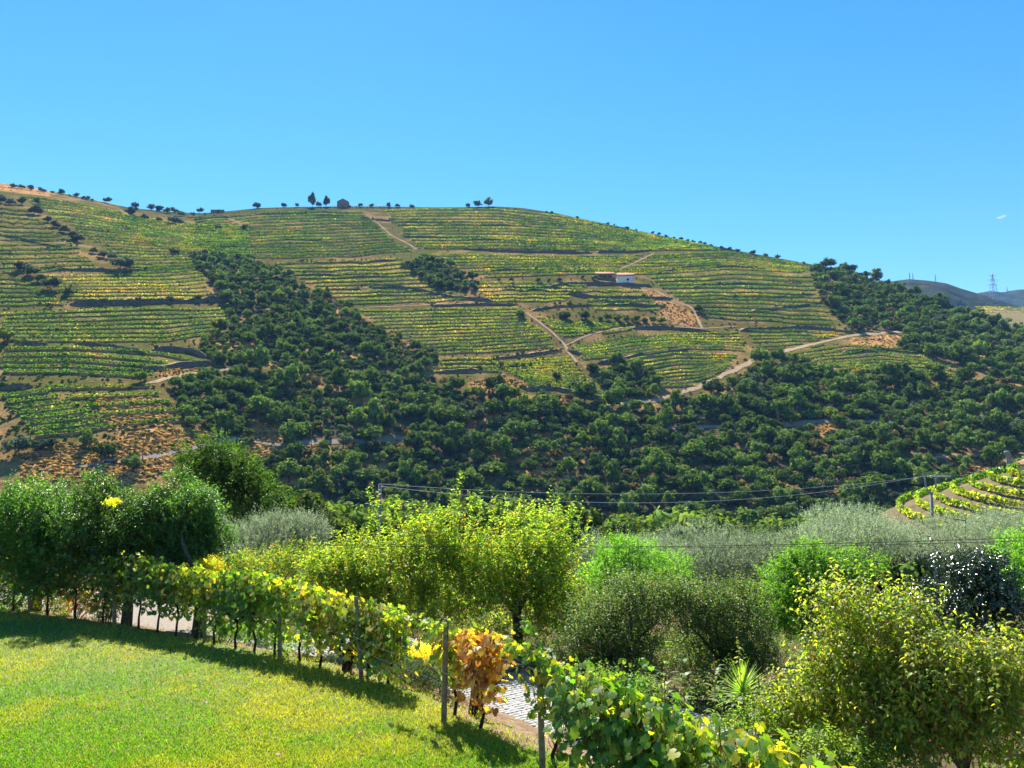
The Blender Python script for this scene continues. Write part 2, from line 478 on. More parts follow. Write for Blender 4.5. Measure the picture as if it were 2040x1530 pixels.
us_a = np.linspace(AG[0], AG[-1], 330)
ts = np.concatenate([np.linspace(-0.35, 0, 14)[:-1], np.linspace(0, 1, 170), 1 + np.array([.06, .15, .3, .5])])
dbv, dcv, _, _ = hill_cols(us_a)
dd = dbv[:, None] + (dcv - dbv)[:, None] * ts[None]
HX = us_a[:, None] * dd
HZ = zhill(HX, dd)
hv = np.stack([HX, dd, HZ], -1)
hu, hvv = pix(hv)
nA, nT = hu.shape
nz1 = fbm(HX / 14, dd / 14, 5, 4)[..., None]
nz2 = fbm(HX / 45, dd / 45, 9, 3)[..., None]
dry = np.array([0.40, 0.225, 0.10]); soil_c = np.array([0.19, 0.115, 0.045]); weeds = np.array([0.085, 0.115, 0.022]); straw = np.array([0.47, 0.25, 0.095])
hc = soil_c * (1 - nz2) + weeds * nz2
hc = hc + (dry - hc) * np.clip((nz1 - .52) * 4, 0, .6)
vcr = np.interp(hu, [c[0] for c in CREST], [c[1] for c in CREST])
nearc = np.clip(1 - (hvv - vcr) / 16., 0, 1)[..., None] * (hu > 240)[..., None]
hc = hc + (np.array([.05, .075, .022]) - hc) * nearc * .85
for k, poly in WOODS.items():
    q = inpoly(hu, hvv, poly)[..., None]
    hc = np.where(q, np.array([0.12, 0.095, 0.05]) * (0.6 + 0.8 * nz1) + (dry - .05) * np.clip((nz1 - .53) * 6, 0, 1), hc)
for poly in BANKS:
    hc = np.where(inpoly(hu, hvv, poly)[..., None], straw * (0.7 + 0.6 * nz1), hc)
idx = np.arange(nA * nT).reshape(nA, nT)
hf = np.stack([idx[:-1, :-1], idx[1:, :-1], idx[1:, 1:], idx[:-1, 1:]], -1).reshape(-1, 4)
hill = add('hillside', mesh_np('hillside', hv.reshape(-1, 3), hf, hc.reshape(-1, 3), [M['hill']], True))
tag(hill, 'terraced vineyard hillside rising across the valley', kind='structure')

# ---- ribbons that follow the ground
def resample(P, step):
    P = np.asarray(P, float)
    s = np.concatenate([[0], np.cumsum(np.linalg.norm(np.diff(P[:, :2], axis=0), axis=1))])
    n = max(2, int(s[-1] / step) + 1)
    q = np.linspace(0, s[-1], n)
    return np.stack([np.interp(q, s, P[:, k]) for k in range(3)], 1)

def line_uv(pts, step=5):
    pts = np.asarray(pts, float)
    s = np.concatenate([[0], np.cumsum(np.hypot(*np.diff(pts, axis=0).T))])
    q = np.linspace(0, s[-1], max(3, int(s[-1] / step)))
    # smooth the corners a little
    u = np.interp(q, s, pts[:, 0]); v = np.interp(q, s, pts[:, 1])
    for _ in range(3):
        u[1:-1] = (u[:-2] + 2 * u[1:-1] + u[2:]) / 4; v[1:-1] = (v[:-2] + 2 * v[1:-1] + v[2:]) / 4
    return u, v

def hill_line(pts, step):
    u, v = line_uv(pts)
    P = resample(hill_at(u, v), step)
    P[:, 2] = zhill(P[:, 0], P[:, 1])
    return P

def side(P):
    t = np.gradient(P[:, :2], axis=0); t = t / np.maximum(np.linalg.norm(t, axis=1, keepdims=True), 1e-9)
    n = np.stack([t[:, 1], -t[:, 0]], 1)
    n = np.where(n[:, 1:2] > 0, -n, n)          # downhill = towards the valley
    return n

def strip_faces(n, k):
    i = np.arange(n * k).reshape(n, k)
    return np.stack([i[:-1, :-1], i[1:, :-1], i[1:, 1:], i[:-1, 1:]], -1).reshape(-1, 4)

for line, w, mt in TRACKS:
    w = w * (.7 if w > 4.6 else .52)
    P = hill_line(line, 2.5); n = side(P)
    t = np.gradient(P[:, :2], axis=0); t = t / np.maximum(np.linalg.norm(t, axis=1, keepdims=True), 1e-9)
    nn = np.stack([t[:, 1], -t[:, 0]], 1)
    wl_ = 1 + .9 * (vnoise(np.arange(len(P)) / 2., np.zeros(len(P)), 4) - .5)[:, None]; wr_ = 1 + .9 * (vnoise(np.arange(len(P)) / 2., np.zeros(len(P)), 14) - .5)[:, None]
    L = P[:, :2] + nn * w / 2 * wl_; R = P[:, :2] - nn * w / 2 * wr_
    vs = np.stack([np.c_[L, zhill(L[:, 0], L[:, 1]) + .16], np.c_[P[:, :2], P[:, 2] + .2], np.c_[R, zhill(R[:, 0], R[:, 1]) + .16]], 1)
    nm = 'road' if mt == 'asphalt' else 'dirt_track'
    o = add(nm, mesh_np(nm, vs.reshape(-1, 3), strip_faces(len(P), 3), None, [M[mt]]))
    tag(o, kind='structure')

# ------------------------------------------------------------------ terrace walls
WALLS = [  # polyline, height in m, label
 ([(140, 608), (220, 607), (300, 605), (380, 603), (452, 600)], 3.6, 'long dark retaining wall above the lower left vine terraces'),
 ([(0, 776), (40, 775), (66, 772)], 3.2, 'short dark retaining wall at the left edge of the photo'),
 ([(305, 700), (340, 701), (372, 702), (412, 714)], 3.2, 'dark wall beside the lower end of the wooded gully'),
 ([(30, 686), (95, 688)], 2.6, 'brown wall beside the yellow bush at the left edge'),
 ([(155, 686), (220, 694), (290, 706)], 2.2, 'wall slanting down through the lower left terraces'),
 ([(270, 742), (310, 738), (370, 732), (430, 726)], 3.0, 'rough stone bank above the track beside the gully wood'),
 ([(0, 470), (40, 478), (80, 488), (130, 496)], 2.0, 'wall slanting down at the upper left edge'),
 ([(0, 506), (30, 507)], 2.2, 'small wall at the left edge among upper terraces'),
 ([(85, 538), (160, 540), (230, 541), (290, 540)], 2.2, 'wall under the big olive tree on the left'),
 ([(95, 500), (160, 496)], 1.6, 'wall under the upper olive line on the left'),
 ([(370, 434), (460, 434)], 1.5, 'thin wall below the dark hut on the skyline'),
 ([(395, 457), (450, 458), (510, 456)], 1.8, 'wall under two round olive trees near the skyline'),
 ([(245, 455), (268, 457)], 2.0, 'tiny isolated wall in the upper left vineyard'),
 ([(500, 427), (600, 428), (680, 431), (736, 436)], 2.0, 'wall just below the ruined brick hut'),
 ([(740, 438), (800, 443), (900, 447), (980, 450), (1020, 450)], 2.0, 'uppermost wall right of the slanting path'),
 ([(800, 473), (870, 475), (950, 478), (1040, 482)], 2.2, 'second wall from the top right of the slanting path'),
 ([(925, 498), (1000, 502), (1100, 504), (1180, 505)], 2.4, 'third wall from the top in the central vineyard'),
 ([(1020, 450), (1100, 447), (1200, 449), (1250, 456)], 1.6, 'topmost wall below the right hand crest'),
 ([(1190, 504), (1260, 504), (1330, 496), (1400, 496), (1460, 498)], 2.6, 'long wall above the slanting track right of the house'),
 ([(1310, 546), (1370, 534), (1430, 532), (1520, 536)], 2.4, 'wall rising to the right beyond the white house'),
 ([(940, 537), (1040, 540), (1120, 541), (1185, 541)], 2.4, 'wall above the row of small trees left of the house'),
 ([(1000, 577), (1090, 577), (1130, 568), (1230, 568), (1300, 572)], 3.0, 'retaining wall directly below the white house'),
 ([(1116, 582), (1150, 590), (1190, 597), (1260, 596), (1340, 597)], 3.2, 'second retaining wall below the white house'),
 ([(1195, 606), (1250, 608), (1325, 614)], 2.8, 'third retaining wall below the white house'),
 ([(1060, 620), (1110, 612), (1180, 610)], 2.0, 'wall left of the two trees under the house'),
 ([(590, 522), (640, 525), (740, 522), (790, 520)], 1.8, 'upper wall right of the gully wood top'),
 ([(600, 548), (690, 552), (770, 551)], 2.0, 'second wall right of the gully wood'),
 ([(735, 572), (790, 574), (850, 584), (890, 594), (980, 602)], 3.0, 'curved dark wall below the tree clump'),
 ([(650, 577), (720, 578)], 1.6, 'short wall right of the gully wood middle'),
 ([(860, 611), (940, 609), (1030, 608)], 1.8, 'wall along the top of the striped square vineyard'),
 ([(985, 716), (1060, 708), (1120, 699)], 1.6, 'straw topped wall below the striped square vineyard'),
 ([(1000, 733), (1054, 731)], 2.2, 'short dark wall inside the yellow green plot'),
 ([(870, 743), (960, 740)], 2.0, 'dark wall right of the lowest gully trees'),
 ([(1040, 778), (1100, 775), (1160, 790), (1220, 804)], 2.6, 'brown wall along the foot of the yellow green plot'),
 ([(1195, 727), (1260, 714), (1370, 700)], 2.4, 'wall above the pale orange terraces'),
 ([(1260, 655), (1340, 656), (1400, 662), (1430, 668)], 2.2, 'wall below the dark hedge under the house'),
 ([(1130, 700), (1165, 710)], 2.6, 'short wall at the fork of the dirt paths'),
 ([(1475, 660), (1540, 656), (1620, 655), (1700, 665)], 2.2, 'wall above the striped plot near the right wood'),
 ([(1500, 622), (1560, 616), (1640, 606)], 2.4, 'upper slanting wall left of the right wood'),
 ([(1430, 595), (1520, 596), (1620, 588)], 2.0, 'wall in the middle of the right vineyard'),
 ([(1680, 704), (1760, 700), (1850, 706)], 2.2, 'wall under the straw slope below the right wood'),
 ([(1380, 575), (1460, 566), (1600, 566)], 1.8, 'thin wall high in the right vineyard'),
 ([(560, 478), (640, 480)], 1.6, 'short wall in the upper central vineyard'),
]
def wall(line, h, label, jit):
    P = hill_line(line, 2.0); n = side(P)
    k = len(P)
    hh = h * .72 * (0.6 + .5 * vnoise(np.arange(k) / 4., np.zeros(k) + jit, 8) + .35 * vnoise(np.arange(k) / 1.3, np.zeros(k) + jit, 18)) * np.clip(np.minimum(np.arange(k), k - 1 - np.arange(k)) / 3. + .35, 0, 1)
    back = hh / 0.45 + .4
    B = P[:, :2] - n * back[:, None]
    lean = P[:, :2] - n * (hh * .12)[:, None]
    bz = zhill(B[:, 0], B[:, 1])
    face = np.stack([np.c_[P[:, :2] + n * .05, P[:, 2] - .5], np.c_[lean + n * .0, P[:, 2] + hh], np.c_[lean - n * .5, P[:, 2] + hh + .06]], 1)
    top = np.stack([np.c_[lean - n * .45, P[:, 2] + hh + .03], np.c_[B, np.maximum(bz, P[:, 2] + hh * .8) + .06], np.c_[B - n * .6, bz - .4]], 1)
    f1 = strip_faces(k, 3)
    root = add('terrace_wall', mesh_np('terrace_wall', face.reshape(-1, 3), f1, None, [M['drystone']]))
    tag(root, label, 'wall', 'dry stone terrace walls on the hillside')
    c = np.tile(np.where(vnoise(np.arange(k) / 5., np.zeros(k), 3)[:, None] > .55, np.array([[.36, .245, .14]]), np.array([[.17, .16, .075]]))[:, None], (1, 3, 1)).reshape(-1, 3)
    add('earth_fill', mesh_np('earth_fill', top.reshape(-1, 3), f1, c, [M['terrace']]), root)
for i, (l_, h_, lb) in enumerate(WALLS):
    wall(l_, h_, lb, i * 3.3)

# ------------------------------------------------------------------ vine rows on the terraces
GRN, YGR, YEL, ORG, DGR = (.065, .125, .022), (.15, .18, .025), (.32, .27, .04), (.30, .15, .04), (.038, .08, .02)
# name, top edge, bottom edge, rows, (weights green, yellow green, yellow, orange, dark), vine height, bench size, label
FIELDS = [
 ([(30, 388), (130, 402), (210, 417), (270, 430), (350, 444), (420, 450), (500, 452)], [(250, 522), (380, 520), (500, 512)], 19, (5, 4, 1.5, .5, 1), 1.3, .5, 'upper left vineyard right of the olive line'),
 ([(0, 412), (55, 420)], [(0, 548), (110, 546), (210, 540)], 15, (6, 2, .5, .3, 3), 1.5, .9, 'upper left terraces left of the olive line'),
 ([(258, 524), (330, 522), (388, 520)], [(250, 548), (330, 546), (400, 540)], 4, (5, 3, .8, .5, 2), 1.3, .5, 'short terraces between the big olive and the gully wood'),
 ([(70, 548), (240, 548), (330, 545), (400, 540)], [(140, 600), (300, 600), (432, 598)], 8, (3, 5, 3, .6, .5), 1.3, .5, 'yellowish left terrace above the long dark wall'),
 ([(0, 552), (45, 556)], [(0, 614), (135, 612)], 7, (5, 2, .5, .5, 2), 1.4, .9, 'terraces at the left edge below the second olive line'),
 ([(0, 626), (140, 620), (300, 615), (452, 614)], [(0, 682), (200, 686), (330, 685), (458, 664)], 8, (5, 4, .6, .2, 1.5), 1.5, .9, 'left terraces below the long dark wall'),
 ([(0, 694), (150, 690), (330, 705), (415, 722)], [(0, 748), (130, 750), (265, 756)], 5, (6, 2, .3, .2, 2), 1.7, 1.2, 'broad left terraces with dry grass between'),
 ([(72, 766), (180, 767), (295, 764)], [(265, 856), (330, 851), (385, 846)], 5, (6, 2, .2, .2, 2), 1.7, 1.2, 'short terraces stepping down beside the valley wood'),
 ([(0, 787), (50, 782), (90, 776)], [(72, 877), (160, 868), (245, 856)], 8, (7, 2, .1, .1, 2), 1.8, 1.2, 'lowest left terraces slanting up to the right'),
 ([(380, 436), (520, 424), (640, 420), (728, 423)], [(400, 518), (560, 517), (700, 515), (826, 503)], 16, (6, 3, .7, .5, 2.5), 1.3, .4, 'upper central vineyard below the ruined hut'),
 ([(752, 418), (980, 416), (1120, 430), (1300, 470), (1425, 494)], [(832, 499), (1000, 499), (1150, 501), (1300, 501), (1440, 500)], 14, (4, 5, 1.5, .8, 1.2), 1.3, .5, 'vineyard under the rounded hill top'),
 ([(845, 508), (1150, 510), (1300, 508), (1450, 503), (1610, 530)], [(950, 556), (1100, 550), (1190, 548), (1320, 548), (1450, 538), (1622, 546)], 8, (4, 5, 1.5, 1, 1), 1.3, .5, 'vineyard behind the white house'),
 ([(1285, 552), (1450, 543), (1640, 549)], [(1395, 634), (1500, 642), (1660, 652)], 12, (5, 3, .6, .6, 2), 1.4, .8, 'right vineyard between the house and the wood'),
 ([(940, 562), (1060, 560), (1180, 568)], [(975, 604), (1060, 604), (1125, 602)], 6, (3, 5, 2, 1, 1), 1.3, .5, 'vineyard left of the walls below the house'),
 ([(1140, 576), (1220, 577), (1280, 578)], [(1190, 622), (1260, 622), (1320, 622)], 5, (4, 4, 1.5, .5, 1), 1.4, .5, 'small walled terraces under the white house'),
 ([(540, 524), (700, 521), (800, 514)], [(690, 610), (850, 606), (940, 602)], 12, (3, 3, 1.5, 1, 2), 1.2, .8, 'terraces between the gully wood and the tree clump'),
 ([(702, 618), (900, 615), (1040, 613)], [(850, 708), (980, 704), (1116, 693)], 14, (4, 5, 1.5, .3, 2), 1.3, .6, 'striped square vineyard in the middle'),
 ([(872, 714), (985, 712)], [(850, 745), (1000, 742)], 4, (4, 3, 1, .8, 2), 1.3, .8, 'small terraces beside the lowest gully trees'),
 ([(982, 724), (1060, 716), (1130, 708)], [(1065, 772), (1140, 782), (1208, 796)], 13, (3, 8, 2, .2, .3), 1.2, .2, 'bright yellow green plot above the valley wood'),
 ([(1056, 626), (1120, 642), (1250, 646)], [(1120, 674), (1200, 667), (1262, 656)], 6, (4, 5, .8, .4, 1), 1.3, .5, 'small plot under the two trees'),
 ([(1132, 692), (1250, 668), (1400, 664), (1480, 662)], [(1165, 717), (1260, 709), (1380, 696), (1490, 702)], 7, (4, 3, 1, 1.5, 1), 1.2, .8, 'plot above the pale orange terraces'),
 ([(1205, 722), (1340, 703), (1470, 706)], [(1320, 774), (1390, 772), (1440, 748)], 10, (2.5, 2, 1, 1.8, 1), 1.0, 1.1, 'pale orange terraces above the dirt track'),
 ([(1485, 656), (1600, 659), (1695, 666)], [(1510, 712), (1560, 704), (1640, 688)], 7, (5, 2, .5, .5, 2.5), 1.3, .9, 'striped plot left of the straw slope'),
 ([(1560, 706), (1690, 684), (1795, 694)], [(1695, 742), (1800, 744), (1900, 752), (1962, 762)], 9, (5, 4, .5, .3, 1.5), 1.4, .9, 'curved plot below the right wood'),
]
cols5 = np.array([GRN, YGR, YEL, ORG, DGR])
ALLW = list(WOODS.values())
def edge(pts, s):
    pts = np.asarray(pts, float)
    q = np.concatenate([[0], np.cumsum(np.hypot(*np.diff(pts, axis=0).T))]); q /= q[-1]
    return np.stack([np.interp(s, q, pts[:, 0]), np.interp(s, q, pts[:, 1])], 1)

def vine_strip(P, hgt, w, rs, dens=6, q0=.40):
    """quads of leaf sprays along a row; P every ~0.9 m"""
    k = len(P); n = k * dens
    i = np.repeat(np.arange(k), dens)
    t = np.gradient(P, axis=0); t = norm(t)[i]
    s = np.cross(t, [0, 0, 1.])
    zz = rs.rand(n)
    c = P[i] + t * (rs.rand(n, 1) - .5) * 1.0 + s * (rs.rand(n, 1) - .5) * .4
    c[:, 2] += .25 + hgt * zz * .9
    nr = norm(rdir(n, rs) + np.array([0, -.1, .5]))
    a = norm(np.cross(nr, rdir(n, rs))); b = np.cross(nr, a)
    sz = (q0 * (0.6 + .8 * rs.rand(n)))[:, None]
    v = np.stack([c - a * sz - b * sz * .8, c + a * sz - b * sz * .8, c + a * sz * .9 + b * sz * .8, c - a * sz * .9 + b * sz * .8], 1)
    f = (np.arange(4)[None] + 4 * np.arange(n)[:, None])
    nzv = fbm(P[:, 0] / 16, P[:, 1] / 16, 21, 3) ; nzw = fbm(P[:, 0] / 5, P[:, 1] / 5, 31, 2)
    x = np.cumsum(w) / np.sum(w)
    order = np.array([4, 0, 1, 2, 3])
    ww = np.asarray(w, float)[order]; cum = np.cumsum(ww) / ww.sum()
    r = np.clip(.47 + (nzv[i] - .5) * 1.25 + (nzw[i] - .5) * .5 + .13 * rs.randn(n), 0.001, .985)
    col = cols5[order][np.searchsorted(cum, r).clip(0, 4)] * (1 + .22 * rs.randn(n, 1)).clip(.4, 1.7)
    return v.reshape(-1, 3), f, np.repeat(col, 4, 0)

ORD = 'first second third fourth fifth sixth seventh eighth ninth tenth eleventh twelfth thirteenth fourteenth fifteenth sixteenth seventeenth eighteenth nineteenth twentieth'.split()
nrows = 0
for fi, (top, bot, nr_, w, hgt, bench, lab) in enumerate(FIELDS):
    rs = np.random.RandomState(100 + fi)
    s = np.linspace(0, 1, 60)
    T, B = edge(top, s), edge(bot, s)
    bv = MB()
    for r in range(nr_):
        fr = (r + .5 + .18 * (rs.rand() - .5)) / nr_
        L = T * (1 - fr) + B * fr
        wob = (vnoise(s * 7, np.full(60, r * .37 + fi), 41) - .5) * 3.0
        u = L[:, 0]; v = L[:, 1] + wob
        lo, hi = rs.rand() * .03, 1 - rs.rand() * .04
        s2 = np.linspace(lo, hi, 60)
        u = np.interp(s2, s, u); v = np.interp(s2, s, v)
        P = resample(hill_at(u, v), .9); P[:, 2] = zhill(P[:, 0], P[:, 1])
        pu, pv = pix(P)
        bad = near_tracks(pu, pv, 2)
        for poly in ALLW: bad |= inpoly(pu, pv, poly)
        k = len(P)
        gaps = vnoise(np.arange(k) / 9., np.full(k, r * 1.7 + fi * 5), 77) > .93
        keep = ~bad
        n = side(P)
        if bench > .3 and k > 6:
            Q = P[::3]; nq = n[::3]; kk = len(Q)
            lev = Q[:, 2] + .3 * bench
            F = Q[:, :2] + nq * .75 * bench; Bk = Q[:, :2] - nq * .9 * bench
            okq = ~bad[::3]
            zt = zhill(F[:, 0], F[:, 1]) - .3
            vs = np.stack([np.c_[F, zt], np.c_[F, lev], np.c_[Bk, np.maximum(zhill(Bk[:, 0], Bk[:, 1]), lev) + .05], np.c_[Bk - nq * .2, zhill(Bk[:, 0], Bk[:, 1]) - .3]], 1)
            ff = strip_faces(kk, 4).reshape(kk - 1, 3, 4)[okq[:-1] & okq[1:]].reshape(-1, 4)
            nzb = fbm(Q[:, 0] / 9, Q[:, 1] / 9, 51, 3)[:, None]
            cb = np.array([.20, .12, .05]) * (1 - nzb) + np.array([.46, .28, .14]) * nzb
            cb = np.where(nzb > .58, np.array([[.12, .135, .04]]), cb)
            if 'orange' in lab: cb = cb * 1.15
            if len(ff): bv.add(vs.reshape(-1, 3), f4=ff, c=np.repeat(cb, 4, 0))
        if keep.sum() < 5: continue
        hs_ = float(np.clip(P[:, 1].mean() / 520., .85, 1.5))
        ed = np.flatnonzero(np.diff(np.concatenate([[0], keep.astype(int), [0]])))
        seg = [[a_, b_] for a_, b_ in zip(ed[::2], ed[1::2])]
        mg = [seg[0]]
        for a_, b_ in seg[1:]:
            if a_ - mg[-1][1] < 3: mg[-1][1] = b_
            else: mg.append([a_, b_])
        mg = [q_ for q_ in mg if q_[1] - q_[0] >= 5]
        for si, (a_, b_) in enumerate(mg):
            V, Fc, C = vine_strip(P[a_:b_] + np.array([0, 0, .2 * bench]), hgt * hs_ * .88, w, rs, dens=10 if fi in (6, 7, 8) else 8, q0=.30 if fi in (6, 7, 8) else .30 * hs_)
            o = add('vine_row', mesh_np('vine_row', V, Fc, C, [M['leaf_row']]))
            piece = '' if len(mg) == 1 else (', left stretch', ', right stretch')[si] if len(mg) == 2 else ', stretch %s from the left' % ORD[min(si, 19)]
            tag(o, ORD[r] + ' row from top, ' + lab + piece, 'vine row', 'vine rows in the ' + lab)
            nrows += 1
    if bv.n:
        o = add('terrace_ground', bv.mesh('terrace_ground', [M['terrace']]))
        tag(o, kind='structure')
print('rows', nrows)
# ------------------------------------------------------------------ trees of the far slope
def ico():
    t = (1 + 5 ** .5) / 2
    v = norm(np.array([[-1, t, 0], [1, t, 0], [-1, -t, 0], [1, -t, 0], [0, -1, t], [0, 1, t], [0, -1, -t], [0, 1, -t], [t, 0, -1], [t, 0, 1], [-t, 0, -1], [-t, 0, 1]], float))
    f = np.array([[0, 11, 5], [0, 5, 1], [0, 1, 7], [0, 7, 10], [0, 10, 11], [1, 5, 9], [5, 11, 4], [11, 10, 2], [10, 7, 6], [7, 1, 8],
                  [3, 9, 4], [3, 4, 2], [3, 2, 6], [3, 6, 8], [3, 8, 9], [4, 9, 5], [2, 4, 11], [6, 2, 10], [8, 6, 7], [9, 8, 1]])
    return v, f
IV, IF = ico()

def far_tree(name, seed, wid, hgt, cols, wts, nq=420, q=.34, nb=13, trunk=.5, top=0.0):
    """low-detail tree for the far slope: lobed crown of leaf sprays round solid lobes, short trunk; base at z=0"""
    rs = np.random.RandomState(seed)
    R = np.array([wid / 2, wid / 2, (hgt - trunk) / 2])
    c0 = np.array([0, 0, trunk + R[2]])
    blobs = clump(c0, R, nb, rs, .3, .5)
    b = MB()
    for q_ in blobs:
        q_ = np.array(q_)
        col = pick(cols, wts, 1, rs, .12)[0]
        vv = IV * q_[3:] * .72 * (1 + .18 * rs.randn(12, 1)) + q_[:3]
        b.add(vv, f3=IF, c=col)
    p, o = in_blobs(blobs, nq, rs, .72)
    nrm = norm(o + .55 * rdir(nq, rs))
    a = norm(np.cross(nrm, rdir(nq, rs))); bb = np.cross(nrm, a)
    s = (q * (.6 + .8 * rs.rand(nq)))[:, None]
    v = np.stack([p - a * s, p + bb * s * .7, p + a * s, p - bb * s * .7], 1)
    c = pick(cols, wts, nq, rs, .22)
    b.add(v.reshape(-1, 3), f4=np.arange(4)[None] + 4 * np.arange(nq)[:, None], c=np.repeat(c, 4, 0))
    b.tube([[0, 0, -.6], [.05, 0, trunk], [.1, .05, trunk + R[2]]], [.16, .13, .06], 5, c=(.07, .055, .045))
    return b.mesh(name, [M['leaf_far']])

OAK = [(.062, .105, .024), (.095, .145, .034), (.13, .175, .045), (.15, .18, .07)]
OLV = [(.085, .105, .070), (.11, .13, .09), (.06, .08, .05)]
DRY = [(.16, .11, .055), (.11, .10, .045), (.20, .15, .07)]
LIM = [(.14, .19, .025), (.18, .21, .035), (.10, .15, .03)]
oaks = [far_tree('evergreen_oak', 50 + i, 6.4 + .5 * (i % 3), 5.6 + .8 * (i % 2), OAK, [3, 4, 3, 1.2], 850, .26, (9, 15, 11, 8, 13)[i]) for i in range(5)]
olives = [far_tree('olive_tree', 70 + i, 5.4, 4.3, OLV, [3, 3, 2], 560, .23, 12, .35) for i in range(3)]
brush = [far_tree('dry_bush', 80 + i, 4.2, 3.0, DRY, [3, 3, 2], 260, .24, 8, .2) for i in range(2)]
limes = [far_tree('yellow_green_tree', 85, 5.5, 5.5, LIM, [3, 3, 3], 380, .3, 11, .4)]
talls = [far_tree('tall_tree', 88 + i, 7.0, 11.5, OAK, [5, 3, 1, .3], 800, .32, 20, .2) for i in range(2)]

def put(me, P, s, rz, label, cat, group, sink=.3, sz=1.0):
    o = add(me.name.split('.')[0], me)
    o.location = (P[0], P[1], P[2] - sink)
    o.rotation_euler = (0, 0, rz); o.scale = (s, s, s * sz)
    return tag(o, label, cat, group)

# ---- scatter the woods
rs = np.random.RandomState(5)
trees = []          # X, Y, Z, scale, variant, wood
CLEAR = [[(745, 868), (820, 864), (820, 886), (745, 890)], [(1560, 848), (1700, 838), (1720, 852), (1560, 862)], [(1400, 850), (1450, 848), (1450, 862), (1400, 864)], [(1720, 840), (1860, 838), (1860, 850), (1720, 852)], [(1830, 912), (2010, 904), (2010, 918), (1830, 926)], [(590, 880), (650, 878), (650, 894), (590, 896)], [(495, 840), (560, 860), (560, 960), (505, 950)], [(1005, 792), (1140, 792), (1130, 802), (1010, 804)], [(1655, 965), (1695, 965), (1700, 1030), (1660, 1030)],
         [(1930, 925), (2060, 905), (2060, 960), (1930, 962)], [(590, 890), (640, 885), (640, 912), (600, 912)], [(750, 876), (815, 873), (800, 892), (755, 893)],
         [(1250, 1010), (1340, 1010), (1350, 1050), (1250, 1060)], [(1570, 850), (1680, 848), (1650, 872)]]
for wname, poly in WOODS.items():
    q = np.array(poly); lo = q.min(0); hi = q.max(0)
    n = {'gully': 9000, 'valley': 60000, 'spur': 14000, 'clump': 1200, 'thicket': 1500}[wname]
    u = lo[0] + (hi[0] - lo[0]) * rs.rand(n); v = lo[1] + (hi[1] - lo[1]) * rs.rand(n)
    keep = inpoly(u, v, poly) & ~near_tracks(u, v, 1) & ~near_line(u, v - 7, TRACKS[0][0], 11, 1.4)
    for c in CLEAR: keep &= ~(inpoly(u, v, c) & (rs.rand(n) < .97))
    u, v = u[keep], v[keep]
    P = hill_at(u, v)
    dens = fbm(P[:, 0] / 38, P[:, 1] / 38, 61, 3)
    base = {'gully': 1.0, 'valley': 1.28, 'spur': 1.2, 'clump': 1.1, 'thicket': 1.0}[wname]
    sc_ = base * (.42 + .95 * rs.rand(len(u)) ** 1.7) * (.8 + .4 * dens)
    acc = []
    cell = {}
    for i in range(len(u)):
        if dens[i] < .36 and rs.rand() < (.6 if wname == 'valley' else .3): continue
        x, y = P[i, 0], P[i, 1]
        r = 4.3 * sc_[i]
        kx, ky = int(x // 8), int(y // 8)
        ok = True
        for ax in (-1, 0, 1):
            for ay in (-1, 0, 1):
                for j in cell.get((kx + ax, ky + ay), ()):
                    if (P[j, 0] - x) ** 2 + ((P[j, 1] - y)) ** 2 < (.5 * (r + 4.3 * sc_[j])) ** 2:
                        ok = False; break
                if not ok: break
            if not ok: break
        if ok:
            cell.setdefault((kx, ky), []).append(i); acc.append(i)
    for i in acc:
        vv = rs.choice(9, p=[.165, .165, .165, .155, .14, .05, .055, .015, .09])
        trees.append((P[i, 0], P[i, 1], P[i, 2], sc_[i], vv, wname, u[i], v[i]))
print('trees', len(trees))
STR = [(.50, .34, .17), (.42, .27, .13), (.55, .40, .22)]
straws = [far_tree('straw_tuft', 95, 4.2, 2.6, STR, [3, 3, 2], 420, .26, 9, .1)]
VAR = oaks + brush + limes + [olives[0]] + straws
LBL = {'gully': 'round dark evergreen tree in the wood filling the gully', 'valley': 'round dark evergreen tree in the big wood along the valley',
       'spur': 'round dark evergreen tree in the wood on the right spur', 'clump': 'dark evergreen tree in the isolated clump left of the house',
       'thicket': 'dark tree in the thicket beside the yellow green plot'}
GRP = {k: 'evergreen trees of the %s wood' % k for k in LBL}
vis = [t for t in trees if 0 < t[6] < 2040 and t[7] < 1010 + 25 * (t[6] > 1180)]
vis.sort(key=lambda t: -t[3] / t[1])
oakv = [t for t in vis if t[4] < 5]
big = set(id(t) for t in oakv[:290])
for k_, mx_ in (((5, 6), 90), ((7,), 25), ((8,), 90)):
    big |= set(id(t) for t in [t for t in vis if t[4] in k_][:mx_])
wood_things = []
rest = []
